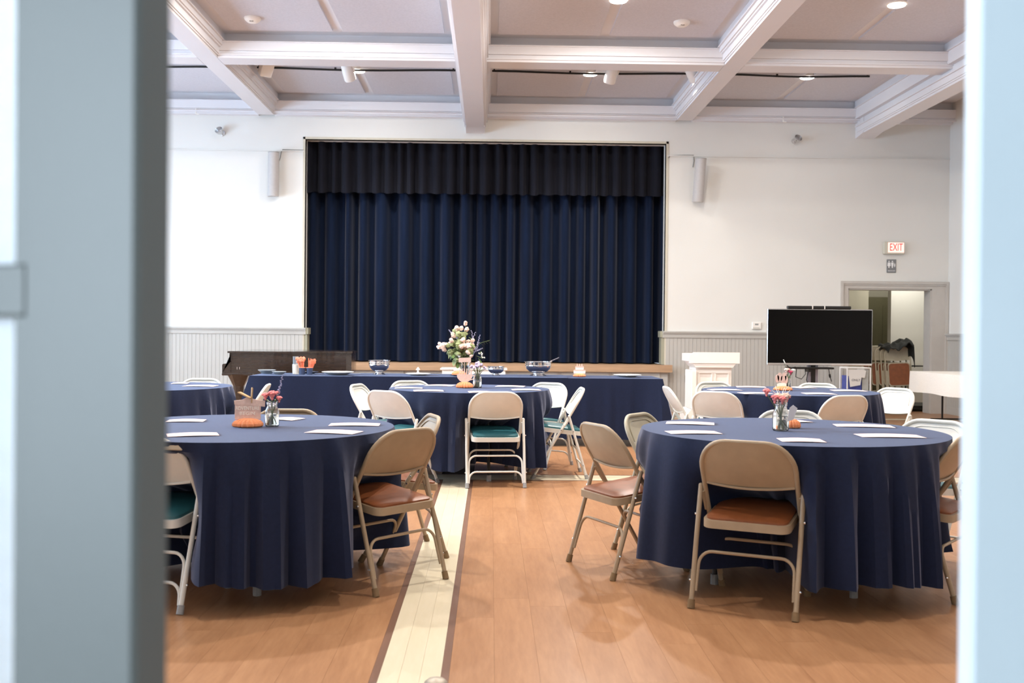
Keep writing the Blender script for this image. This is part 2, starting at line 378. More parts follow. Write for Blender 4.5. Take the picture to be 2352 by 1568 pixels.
struct(wl.build('wall_left', m_wall))
m_pane = mat('window pane', (1, 1, 1), 0.0, trans=1.0, alpha=.15)
for i, wy in enumerate(WIN_Y):
    b = MB().box(XL-.1, XL-.02, wy-1.1, wy-1.03, 1.2, 3.5).box(XL-.1, XL-.02, wy+1.03, wy+1.1, 1.2, 3.5).box(XL-.1, XL-.02, wy-1.03, wy+1.03, 1.2, 1.27).box(XL-.1, XL-.02, wy-1.03, wy+1.03, 3.43, 3.5).box(XL-.1, XL-.02, wy-1.03, wy+1.03, 2.31, 2.37).box(XL-.09, XL-.03, wy-.02, wy+.02, 1.27, 3.43)
    w = struct(b.build('window_%d' % (i+1), m_wpaint))
    for q in ((wy-1.03, wy-.02), (wy+.02, wy+1.03)):
        for z0, z1 in ((1.27, 2.31), (2.37, 3.43)): MB().box(XL-.062, XL-.058, q[0], q[1], z0, z1).build('pane', m_pane, w)
LX0, LX1, LZ = -1.22, 1.34, 2.3
struct(MB().box(XL-.25, LX0, YF-.2, YF, 0, ZC+.3).box(LX1, XR+.2, YF-.2, YF, 0, ZC+.3).box(LX0, LX1, YF-.2, YF, LZ, ZC+.3).build('wall_front', m_wall))
# foyer shell behind the camera
fo = MB().box(-2.4, -2.2, -.0, YF-.2, 0, 3).box(-2.4, -2.2, -3, -1.8, 0, 3).box(-2.4, -2.2, -1.8, 0, 2.7, 3).box(-2.4, -2.2, -1.8, 0, 0, .5).box(2.2, 2.4, -3, YF-.2, 0, 3).box(-2.4, 2.4, -3.2, -3, 0, 3).box(-2.4, 2.4, -3.2, YF-.2, 3, 3.1)
struct(fo.build('wall_foyer', mat('foyer paint', s2l(205, 208, 206), .8, var=.02)))

# door casing to the corridor
dc = MB()
for x0, x1 in ((DX0-.125, DX0), (DX1, DX1+.26)):
    dc.box(x0, x1, YW-.02, YW, 0, DZ+.11)
dc.box(DX0-.125, DX0-.085, YW-.045, YW-.02, 0, DZ+.115).box(DX1+.22, DX1+.262, YW-.045, YW-.02, 0, DZ+.115)
dc.box(DX0, DX1, YW-.02, YW, DZ, DZ+.11).box(DX0-.128, DX1+.265, YW-.048, YW-.018, DZ+.075, DZ+.118).box(DX0-.1, DX1+.24, YW-.034, YW-.02, DZ+.05, DZ+.075)
dc.box(DX0, DX0+.02, YW, YW+T+.02, 0, DZ).box(DX1-.02, DX1, YW, YW+T+.02, 0, DZ).box(DX0, DX1, YW, YW+T+.02, DZ-.02, DZ)
struct(dc.build('trim_7', mat('casing paint', s2l(192, 187, 180), .5, var=.03)))
m_corr = mat('corridor paint', s2l(196, 192, 176), .8, var=.02)
struct(MB().box(4.9, 9.0, 19.6, 19.7, 0, 2.7).box(4.9, 5.0, YW+T, 19.6, 0, 2.7).box(8.9, 9.0, YW+T, 19.6, 0, 2.7).box(4.9, 9.0, YW+T, 19.7, 2.7, 2.8).build('wall_corridor', m_corr))
struct(MB().box(5.0, 6.79, 17.9, 18.0, 0, 2.7).build('wall_corridor_partition', m_corr))
struct(MB().box(7.16, 8.9, 17.8, 17.95, 0, 2.7).build('wall_corridor_white', m_wall))
od = thing('corridor_door', 'olive grey door at the far end of the corridor behind folded chairs', 'door', (7.66, 19.53, 0))
MB().box(-.32, .32, 0, .04, 0, 2.02).build('door_leaf', mat('olive door paint', s2l(128, 124, 96), .5, var=.05), od)
b = MB(); [b.box(*q, -.012, 0, *z) for q in ((-.26, -.03), (.03, .26)) for z in ((.2, .9), (1.05, 1.85))]; b.build('door_panels', mat('olive door paint', (0,0,0)), od)
MB().sphere((.27, -.04, 1.0), .03).build('door_knob', m_chrome, od, True)
cl = thing('corridor_lamp', 'round corridor ceiling lamp beyond the doorway', 'lamp', (7.3, 17.1, 2.7))
MB().lathe([(.0, -.08), (.10, -.07), (.14, -.03), (.15, 0)], 16).build('lamp_bowl', mat('lit opal glass', (1,.95,.85), .4, emit=(1, .96, .85), estr=5, var=.01), cl, True)
c2 = copy_tree(cl); c2.location = (7.55, 18.8, 2.7); c2['label'] = 'added round fill lamp in front of the olive grey door'; cl['group'] = c2['group'] = 'corridor ceiling lamps'
lamp('corridor_light', 'POINT', (7.55, 18.8, 2.5), (0,0,-1), 6, (1, .97, .9), shadow_soft_size=.12)  # with its added lamp bowl, fill so the olive door isn't black
lamp('corridor_light', 'POINT', (7.3, 17.1, 2.5), (0,0,-1), 24, (1, .97, .9), shadow_soft_size=.12)

# ------------------------------------------------------------------ ceiling
ceil_ = struct(MB().box(XL, XR+.2, YF-.2, YW+.3, ZC, ZC+.2).build('ceiling', m_ceil))
ZM, ZJ = 4.68, 4.476
BX = [(-6.93, True), (-3.61, False), (-.28, True), (3.07, False), (6.02, True)]
CYS = [12.73+.16-3.3*i for i in range(4)]
n_tr = 8
def y_beam(x, major, y0, y1):
    b = MB(); zb = ZJ if major else ZM; w = .14 if major else .125
    b.box(x-w, x+w, y0, y1, zb, ZC)
    for e, z0, z1 in ((.015, zb+.03, zb+.05), (.03, zb+.05, zb+.13), (.055, zb+.13, zb+.15), (.075, zb+.15 if not major else zb+.25, ZC-.13), (.10, ZC-.13, ZC-.115)):
        b.box(x-w-e, x+w+e, y0, y1, z0, max(z1, z0+.01))
    b.box(x-w-.06, x+w+.06, y0, y1, ZC-.115, ZC)
    return b
for i, (x, mj) in enumerate(BX):
    b = y_beam(x, mj, YF, YW-.1)
    o = b.build('beam', m_ceil, ceil_)
    if mj:
        MB().prism([(YW-.35, ZJ+.002), (YW-.35, ZJ+.3), (YW, ZJ+.3), (YW, ZJ-.03), (YW-.06, ZJ-.03)], x-.15, x+.15, 'x').build('beam_bracket', m_ceil, ceil_)
def x_beam(y, x0, x1, half=.16):
    b = MB(); b.box(x0, x1, y-half, y+half, ZM, ZM+.2)
    b.box(x0, x1, y-half-.02, y+half+.02, ZM+.03, ZM+.05).box(x0, x1, y-half-.03, y+half+.03, ZM+.09, ZM+.19).box(x0, x1, y-half-.045, y+half+.045, ZM+.19, ZM+.205)
    b.box(x0, x1, y-half+.12, y+half-.12, ZM+.2, ZC) if half > .13 else None
    return b
edges = [XL]+[q for x, mj in BX for q in (x-.13, x+.13)]+[XR]
for cy in CYS:
    for k in range(0, len(edges), 2):
        x_beam(cy, edges[k], edges[k+1]).build('cross_beam', m_ceil, ceil_)
for k in range(0, len(edges), 2):
    x0, x1 = edges[k], edges[k+1]
    b = MB().box(x0, x1, YW-.16, YW, ZM+.06, ZM+.2).box(x0, x1, YW-.20, YW, ZM+.075, ZM+.19).box(x0, x1, YW-.10, YW, ZM, ZM+.06).box(x0, x1, YW-.21, YW, ZM+.19, ZM+.205).box(x0, x1, YW-.06, YW, ZM+.2, ZC)
    b.box(x0, x1, YW-.215, YW-.19, ZM+.015, ZM+.035)
    b.build('cornice', m_ceil, ceil_)
rows_y = [(CYS[0], YW-.2)]+[(CYS[i+1], CYS[i]) for i in range(3)]
cols_x = [(BX[i][0], BX[i+1][0]) for i in range(4)]+[(BX[4][0], XR)]
RIBS = []
for (xa, xb) in cols_x:
    for (ya, yb) in rows_y:
        x0, x1, y0, y1 = xa+.34, xb-.34, ya+.30, yb-.30; xm = (xa+xb)/2
        if yb > YW-.5: y1 = yb-.1
        if x1-x0 < .8: continue
        for q0, q1 in ((x0, xm-.065), (xm+.065, x1)):
            MB().box(q0, q1, y0, y1, ZC-.03, ZC).build('acoustic_panel', m_panel, ceil_)
        RIBS.append((xm, (ya+yb)/2, yb > YW-.5))
# round ceiling lamps on the ribs (they light the hall)
m_led = mat('lit lamp disc', (1, 1, 1), .4, emit=(1, .97, .92), estr=14, var=.001)
RIBS += [(x, 2.05, False) for x in sorted({q[0] for q in RIBS})]  # unseen extra row, added as fill for surfaces facing the camera
for i, (x, y, last) in enumerate(RIBS):
    if last: y = 14.45
    row = 0 if last else 1+sum(1 for q in (9.5, 6.2, 3.0) if y < q)
    rw = ['row nearest the stage', 'second row from the stage', 'third row from the stage', 'fourth row from the stage', 'added fill row over the entrance'][row]
    col = ['far left bay', 'bay left of the middle beam', 'bay right of the middle beam', 'far right bay'][sum(1 for bx, _ in BX[1:4] if x > bx)]
    t = thing('ceiling_lamp', 'flat glowing ceiling lamp, %s, %s' % (rw, col), 'lamp', (x, y, ZC), 0, 'flat ceiling lamps on the ribs')
    MB().lathe([(.11, -.035), (.12, -.03), (.12, 0)], 20).build('housing', m_wpaint, t, True)
    MB().lathe([(0, -.045), (.095, -.045), (.10, -.034), (0, -.034)], 20).build('diffuser', m_led, t)
    lamp('ceiling_lamp_light', 'AREA', (x, y, ZC-.055), (0, 0, -1), LAMP_W[row]*(1.6 if -3.6 < x < 3.0 else .4), WARM, shape='DISK', size=.19)
# track: one dark conduit per bay, spot heads
TY, TZ = 14.3, ZC-.055
for k, (xa, xb) in enumerate(cols_x):
    x0, x1 = xa+.26, xb-.26
    if k == 3: x1 = xb-.62
    if x1-x0 < .8: continue
    nm = ['far left', 'middle left', 'middle right', 'right-hand', 'corner'][k]
    t = thing('lighting_track', 'thin dark lighting track under the ceiling panels in the %s bay' % nm, 'track', (0,0,0), 0, 'lighting tracks by the stage wall')
    b = MB(); n = 8
    b.tube([(x0+(x1-x0)*i/n, TY, TZ+.01*math.cos(2*pi*i/n)) for i in range(n+1)], .014, 6).build('rail', m_blackm, t, True)
    [MB().box(x-.012, x+.012, TY-.012, TY+.012, TZ, ZC-.02).build('hanger', m_blackm, t) for x in (x0+.03, (x0+x1)/2-.3, x1-.03)]
def head(px, py, aim, power, label, boxy=False):
    p = aty(px, py, TY-.06); d = (Vector(aim)-p).normalized(); q = d.to_track_quat('-Z', 'Y')
    t = thing('track_spotlight', label, 'spotlight', p, 0, 'white track spotlights'); t.rotation_mode = 'QUATERNION'; t.rotation_quaternion = q
    if boxy: MB().cbox(-.085, .085, -.07, .07, -.12, .12, .012).build('housing', m_wpaint, t)
    else: MB().lathe([(.0, .125), (.06, .12), (.078, .10), (.085, .0), (.085, -.10), (.078, -.12), (.07, -.12), (.066, -.06), (0, -.06)], 20).build('housing', m_wpaint, t, True)
    MB().lathe([(0, .128), (.05, .127), (.055, .12)], 16).build('rear_grille', mat('grey grille', s2l(150, 150, 140), .7, var=.2, scale=60), t, True)
    MB().lathe([(0, -.062), (.064, -.064)], 16).build('lens', m_led, t)
    MB().tube([(.095, 0, .0), (.10, 0, .10), (.10, 0, .17)], .012, 6).build('yoke', m_wpaint, t)
    lamp('track_spot_light', 'SPOT', p+d*.10, d, WASH_W*power, (1, .97, .93), spot_size=math.radians(64), spot_blend=1.0, shadow_soft_size=.06)
head(612, 155, (-4.5, YW, 2.5), .35, 'boxy white track spotlight nearest the left side of the hall', True)
head(800, 166, (-1.2, YW+.5, 1.6), 1.3, 'white cylinder track spotlight beside the left glowing ceiling lamp')
head(1404, 171, (1.0, YW+.5, 1.6), 1.0, 'upright white cylinder track spotlight right of the thick middle beam')
head(1590, 168, (4.5, YW, 2.9), 1.6, 'tilted white track spotlight against the thin right-hand ceiling beam')
# smoke detectors
for px, py, lb in ((580, 41, 'white round smoke detector in the coffer left of the thick middle beam'), (1566, 50, 'white round smoke detector in the coffer right of the thick middle beam')):
    p = atz(px, py, ZC-.03); t = thing('smoke_detector', lb, 'smoke detector', p, 0, 'smoke detectors')
    MB().lathe([(.03, -.06), (.06, -.055), (.09, -.03), (.10, -.012), (.10, 0)], 20).build('body', m_wpaint, t, True)
    b = MB(); [b.box(-.02+.012*i, -.014+.012*i, -.062, -.045, -.058, -.05) for i in range(4)]; b.build('vent', m_black, t)
# wall sprinklers
for px, lb in ((450, 'tiny white sprinkler pipe under the cornice, left of the stage'), (1799, 'tiny white sprinkler pipe under the cornice, right of the stage')):
    p = aty(px, 268, YW-.19)
    t = thing('sprinkler', lb, 'sprinkler', (p.x, p.y, ZM+.03), 0, 'cornice sprinklers')
    MB().tube([(0,0,.03), (0,0,-.05)], .012, 6).build('pipe', m_wpaint, t); MB().tube([(0,0,-.05), (.05,0,-.055)], .01, 6).build('deflector', m_wpaint, t)
# small chrome wall spots
for px, py, dx, lb in ((512, 306, -.55, 'small chrome swivel lamp on the wall left of the stage'), (1824, 324, .5, 'small chrome swivel lamp on the wall right of the stage')):
    p = aty(px, py, YW); t = thing('wall_lamp', lb, 'lamp', p, 0, 'chrome wall lamps')
    MB().lathe([(0, 0), (.045, 0), (.04, .025), (0, .03)], 16).build('base', m_chrome, t, True).rotation_euler = (pi/2, 0, 0)
    MB().tube([(0, 0, 0), (0, -.06, -.01)], .012, 6).build('arm', m_chrome, t)
    o = MB().lathe([(0, -.06), (.03, -.055), (.05, -.03), (.065, .03), (.06, .03), (.045, -.02), (0, -.03)], 18).build('shade', m_chrome, t, True)
    o.location = (dx*.06, -.09, .02); o.rotation_euler = (1.0, dx*.9, 0)
    MB().sphere((-dx*.04, -.09, -.05), .018).build('ball_joint', m_chrome, t, True)
# column speakers with cables
def speaker(p0, p1, tilt, lb, dx):
    a = aty(*p0, YW-.12); c = aty(*p1, YW-.12); h = a.z-c.z
    t = thing('column_speaker', lb, 'speaker', ((a.x+c.x)/2, YW-.12, c.z), 0, 'wall column speakers'); t.rotation_euler = (tilt[0], tilt[1], 0)
    MB().prism(arc(0, 0, .085, pi, 2*pi, 10)+[(.085, .03), (-.085, .03)], 0, h).build('cabinet', m_speaker, t, True)
    b = MB(); b.prism(arc(0, -.003, .079, pi*1.06, pi*1.94, 10)+[(.07, 0), (-.07, 0)], .03, h-.03).build('grille', mat('speaker grille', s2l(172, 167, 163), .8, var=.15, scale=200), t, True)
    MB().box(-.03, .03, .03, .11, h*.35, h*.65).build('bracket', m_speaker, t)
    MB().prism(arc(0, 0, .087, pi, 2*pi, 10)+[(.087, .03), (-.087, .03)], h, h+.012).build('cap', mat('speaker cap', s2l(160, 158, 156), .6), t)
speaker((627, 351), (629, 451), (.0, 0), 'pale grey column speaker on the wall left of the stage', 0)
speaker((1604, 366), (1602, 464), (.10, .05), 'pale grey tilted column speaker on the wall right of the stage', 0)
for pts, lb in (([(SX0-.03, 4.14), (-3.2, 4.14), (-3.36, 4.145), (-3.385, 4.10), (-3.395, 4.02), (-3.42, 3.95)], 'thin grey speaker cable along the ledge left of the stage'),
                ([(SX1+.03, 4.09), (SX1+.06, 4.13), (3.1, 4.14), (3.24, 4.14), (3.25, 4.05), (3.23, 3.95)], 'thin grey speaker cable along the ledge right of the stage')):
    o = MB().tube([(x, YW-.012, z) for x, z in pts], .006, 6).build('speaker_cable', mat('grey cable', s2l(120, 120, 115), .6), None, True); tag(o, lb, 'cable', 'speaker cables')

# signs and wall fittings
p = aty(2050, 570, YW); t = thing('exit_sign', 'lit red and white EXIT sign box above the corridor doorway', 'sign', p)
MB().cbox(-.165, .165, -.08, 0, -.1, .1, .008).build('box', mat('sign box', s2l(206, 202, 186), .5, var=.02), t)
MB().box(-.105, .155, -.084, -.08, -.075, .085).build('face', mat('lit exit face', s2l(255, 200, 190), .5, emit=s2l(255, 196, 186), estr=1.0), t)
text('EXIT', .17, mat('lit red letters', s2l(226, 40, 36), .5, emit=s2l(226, 50, 44), estr=.8), t, (.025, -.086, .005), xs=.62)
p = aty(2047, 611, YW); t = thing('restroom_sign', 'small grey restroom sign with white figures below the EXIT sign', 'sign', p)
MB().cbox(-.078, .078, -.012, 0, -.108, .108, .004).build('plate', mat('grey sign', s2l(128, 130, 132), .5, var=.02), t)
m_sw = mat('sign white', s2l(240, 240, 240), .5)
for k, (x, sc, skirt) in enumerate(((-.042, 1, 1), (.012, 1, 0), (.052, .55, 0))):
    b = MB(); hw = .02*sc; z = .0
    b.prism(arc(x, z+.075*sc+(0 if sc == 1 else .0), .011*sc, 0, 2*pi, 10), -.016, -.012, 'y')
    b.prism([(x-hw, z+.058*sc), (x+hw, z+.058*sc), (x+hw*(1.3 if skirt else .8), z), (x-hw*(1.3 if skirt else .8), z)], -.016, -.012, 'y')
    b.prism([(x-hw*.5, z), (x+hw*.5, z), (x+hw*.4, z-.03*sc), (x-hw*.4, z-.03*sc)], -.016, -.012, 'y')
    b.build('figure', m_sw, t)
text('RESTROOM', .026, m_sw, t, (0, -.014, -.078), xs=.85)
p = aty(1737, 748, YW); t = thing('thermostat', 'white thermostat on the wall above the chair rail beside the television', 'thermostat', p)
MB().cbox(-.075, .075, -.035, 0, -.055, .06, .008).build('case', m_wpaint, t); MB().box(-.03, .025, -.038, -.035, .01, .035).build('display', mat('grey display', s2l(150, 152, 150), .3), t)
MB().box(-.06, .045, -.04, -.034, -.05, -.02).build('vent', mat('thermostat vent', s2l(206, 204, 196), .6), t)
p = aty(1577, 870, YW); t = thing('wall_outlet', 'brass grey wall outlet plate beside the white lectern', 'outlet', (p.x, YW-.014, p.z))
MB().cbox(-.035, .035, -.008, 0, -.058, .058, .003).build('plate', mat('outlet metal', s2l(150, 146, 132), .4, .6, var=.1), t)
for z in (-.022, .022): MB().cbox(-.016, .016, -.011, -.008, z-.014, z+.014, .003).build('socket', mat('socket tan', s2l(196, 188, 160), .5), t)

# ------------------------------------------------------------------ doors right in front of the camera
m_wired = mat('obscure wired glass', s2l(232, 238, 242), .45, trans=.55, var=.03, scale=60, bump=.3, bscale=220)
def leaf(name, label, hx, hy, ang, width, mirror, m_door=m_door):
    t = thing(name, label, 'door', (hx, hy, 0)); s = -1 if mirror else 1; t.rotation_euler = (0, 0, ang)
    th, sw = .044, .115
    def X(a, b): return (min(s*a, s*b), max(s*a, s*b))
    for nm, a, b_ in (('stile', width-sw, width), ('stile', 0, sw)):
        MB().cbox(*X(a, b_), 0, th, 0, 2.26, .004).build(nm, m_door, t)
    for z0, z1 in ((0, .28), (1.25, 1.295), (2.14, 2.26)):
        MB().cbox(*X(sw, width-sw), .004, th-.004, z0, z1, .003).build('rail', m_door, t)
    for z0, z1 in ((.28, 1.25), (1.295, 2.14)):
        MB().box(*X(sw+.0, width-sw), .018, .026, z0, z1).build('glass_pane', m_wired, t)
        b = MB(); a, c = X(sw, width-sw)
        for q in ((a, a+.014), (c-.014, c)): b.box(*q, .006, .038, z0, z1)
        b.build('glazing_bead', m_door, t)
    return t
# free edges: left leaf towards px 310, right leaf from px 2215
dl = .80
pe = Vector((0,0,EYE))+ray(312, 784)*dl; a = math.radians(-20)
wl_ = .9; hx, hy = pe.x-wl_*math.cos(a), pe.y-wl_*math.sin(a)
leaf('entrance_door', 'blurred blue-grey painted door with obscure glass, along the left edge', hx, hy, a, wl_, False)
dr = 1.08; pe = Vector((0,0,EYE))+ray(2241, 784)*dr; a2 = math.radians(-6)
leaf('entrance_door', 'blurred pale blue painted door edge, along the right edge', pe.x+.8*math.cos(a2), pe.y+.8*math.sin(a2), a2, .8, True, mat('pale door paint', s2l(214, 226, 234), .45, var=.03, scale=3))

# ------------------------------------------------------------------ folding chairs
CH = .774
def chair(name, fm, sm, rub, label, two_bars=False, cushion=.014):
    t = thing(name, label, 'chair', (0,0,0), 0, 'folding chairs around the round tables')
    hw = .212; TR = .0115
    def up_(x, z): return (x, .232-.592*z, z)
    for s in (-1, 1):
        lg = MB().tube([up_(s*hw, .40), up_(s*(hw-.004), .2), up_(s*(hw-.006), .02)], TR, 10).build('leg', fm, t, True)
        MB().tube([up_(s*(hw-.006), .038), up_(s*(hw-.006), 0)], [.0155, .017], 10).build('rubber_foot', rub, lg, True)
    pts = [up_(-hw, .40), up_(-hw, .5), up_(-hw, .60), up_(-hw, .635)]
    pts += [up_(-hw+.125*(1-math.cos(q)), .635+.128*math.sin(q)) for q in [pi/2*i/8 for i in range(1, 9)]]
    pts += [up_(-x, z) for x, y, z in [(p[0], p[1], p[2]) for p in reversed(pts)]]
    MB().tube(pts, TR, 10).build('back_frame', fm, t, True)
    # backrest panel
    b = MB(); nx, nz = 16, 7; vs = []; fs = []
    for off in (0, .007):
        for i in range(nx+1):
            x = -hw+2*hw*i/nx; e = max(0, abs(x)-(hw-.125))/.125
            ztop = .635+.128*math.sqrt(max(0, 1-e*e)); zb = .560-.018*(1-(x/hw)**2)
            for k in range(nz+1):
                z = zb+(ztop-zb)*k/nz; q = up_(x, z); bow = .026*(1-(x/hw)**2)*math.sin(pi*(.15+.7*k/nz))
                vs.append((q[0], q[1]-bow-.003+off, q[2]))
    n1 = (nx+1)*(nz+1)
    for o_ in (0, n1):
        for i in range(nx):
            for k in range(nz): a = o_+i*(nz+1)+k; fs.append((a, a+1, a+nz+2, a+nz+1))
    for i in range(nx): a = i*(nz+1); fs.append((a, a+nz+1, n1+a+nz+1, n1+a))
    b.add(vs, fs); bk = b.build('backrest', fm, t, True)
    # rolled bead round the panel front
    bead = []
    for i in range(nx+1):
        x = -.175+.35*i/nx; e = max(0, abs(x)-(.175-.10))/.10
        bead.append((x, .232-.592*(.625+.108*math.sqrt(max(0,1-e*e)))+.004-.026*(1-(x/hw)**2)*.6, .625+.108*math.sqrt(max(0,1-e*e))))
    MB().tube(bead, .0035, 5).build('bead', fm, bk, True)
    bead = [(-.2+.4*i/10, up_(0, .56)[1]-.002-.014*(1-((-.2+.4*i/10)/hw)**2), .560-.018*(1-((-.2+.4*i/10)/hw)**2)) for i in range(11)]
    MB().tube(bead, .006, 6).build('lower_roll', fm, bk, True)
    def re(x, z): return (x, -.240+.30*z, z)
    for s in (-1, 1):
        lg = MB().tube([re(s*.234, .535), re(s*.234, .3), re(s*.232, .02)], TR, 10).build('leg', fm, t, True)
        MB().tube([re(s*.232, .038), re(s*.232, 0)], [.0155, .017], 10).build('rubber_foot', rub, lg, True)
        MB().sphere(re(s*.234, .537), .0125, 8, 6).build('leg_cap', fm, lg, True)
        br = MB(); p0 = Vector(re(s*.223, .515)); p1 = Vector(up_(s*.223, .42))
        br.tube([p0, p1], [.010, .010], 6).build('brace', fm, t)
        b = MB()
        for q in (up_(s*.225, .42), up_(s*.225, .455), re(s*.247, .41), re(s*.246, .12)): b.sphere(q, .007, 6, 4)
        b.build('rivets', m_chrome, t)
    def arch(f, hw_, zlo, ztop, off):
        pts = [(-hw_, f(0, zlo)[1]+off, zlo), (-hw_+.003, f(0, ztop-.06)[1]+off, ztop-.06)]
        pts += [(-hw_+.003+.06*(1-math.cos(q)), f(0, ztop-.06+.06*math.sin(q))[1]+off, ztop-.06+.06*math.sin(q)) for q in [pi/2*i/6 for i in range(1, 7)]]
        pts += [(-x, y, z) for x, y, z in reversed(pts)]
        return MB().tube(pts, .0075, 8)
    arch(re, .218, .075, .25, .004).build('stretcher', fm, t, True); arch(up_, .197, .075, .27, -.004).build('stretcher', fm, t, True)
    if two_bars: arch(re, .218, .035, .125, .004).build('stretcher', fm, t, True)
    def tilt(m): m.v = [(x, y, z+.115*y-.010) for x, y, z in m.v]; return m
    tilt(MB().prism(rrect(-.196, .196, -.205, .205, .045), .398, .434)).build('seat_pan', fm, t, True)
    b = MB(); rings = [(0, .434), (.0, .434+cushion*.6), (.012, .434+cushion), (.08, .434+cushion*1.35)]; vs = []; fs = []
    for e, z in rings: vs += [(x, y, z) for x, y in rrect(-.184+e, .184-e, -.192+e, .192-e, .04)]
    n = len(rrect(0,1,0,1,.1))
    for k in range(len(rings)-1):
        for i in range(n): fs.append((k*n+i, k*n+(i+1)%n, (k+1)*n+(i+1)%n, (k+1)*n+i))
    fs.append(tuple(range((len(rings)-1)*n, len(rings)*n))); tilt(b.add(vs, fs)).build('seat_cushion', sm, t, True)
    return t
PROTO = {'tan': chair('folding_chair', m_tan, m_brown, m_rub, 'x'), 'white': chair('folding_chair', m_white, m_teal, m_rubg, 'x', True, .022), 'olive': chair('folding_chair', m_gtan, m_brown, m_rub, 'x')}
used = set()
CHAIRS = []
def put(kind, x, y, rz, label):
    o = PROTO[kind] if kind not in used else copy_tree(PROTO[kind]); used.add(kind)
    o.location = (x, y, 0); o.rotation_euler = (0, 0, math.radians(rz)); o['label'] = label; CHAIRS.append((x, y, math.radians(rz)))
def back(kind, px, py, rz, label):      # from the pixel of the middle of its top rail, standing on the floor
    p = atz(px, py, CH); a = math.radians(rz); put(kind, p.x-math.sin(a)*.222, p.y+math.cos(a)*.222, rz, label)
put('tan', 1.234, 4.63, -27, 'tan folding chair with brown seat, backrest to us, in front of the right-hand round table')
put('tan', .747, 5.33, -66, 'tan folding chair with brown seat on the aisle side of the right-hand front table')
back('olive', 1462, 948, -126, 'greenish tan folding chair behind the left rim of the right-hand front table')
back('white', 1815, 941, 165, 'cream folding chair facing us behind the flower jar on the right-hand front table')
back('white', 2152, 963, 132, 'cream folding chair behind the right rim of the right-hand front table')
put('tan', 2.14, 4.93, 49, 'tan folding chair with brown seat, half hidden by the pale blue door edge')
put('tan', -.55, 5.03, 48, 'tan folding chair with brown seat standing over the cream floor stripe')
back('tan', 998, 951, 107, 'tan folding chair mostly hidden behind the chair over the cream floor stripe')
put('white', -1.515, 4.68, -14, 'cream folding chair with teal seat, cut off by the blue-grey door')
back('tan', 663, 938, 180, 'tan folding chair facing us behind the left front table')
back('white', 617, 881, 95, 'cream folding chair seen edge-on above the gift box centrepiece')
back('white', 465, 868, 180, 'cream folding chair facing us behind the left back table, before the beadboard')
put('white', .03, 8.25, 5, 'cream folding chair with teal seat, backrest to us, in front of the middle round table')
back('white', 880, 896, -36, 'cream folding chair, backrest to us, at the left of the middle round table')
back('white', 818, 881, -105, 'cream folding chair turned sideways, leftmost at the middle round table')
back('white', 940, 873, -157, 'cream folding chair facing us behind the left rim of the middle round table')
back('white', 1264, 878, 147, 'cream folding chair facing us behind the right rim of the middle round table')
back('white', 1338, 889, 92, 'cream folding chair with teal seat seen edge-on, right of the middle round table')
back('white', 1529, 887, -88, 'cream folding chair seen edge-on by the right end of the long buffet table')
back('white', 1640, 898, -32, 'cream folding chair, backrest to us, before the white lectern')
back('white', 1637, 876, -166, 'cream folding chair facing us, right in front of the white lectern')
back('white', 1878, 879, 155, 'cream folding chair facing us below the television stand')
back('white', 1950, 907, 16, 'cream folding chair, backrest to us, at the right of the right back table')
back('white', 2060, 890, 124, 'cream folding chair facing left, beside the folded chair stack')

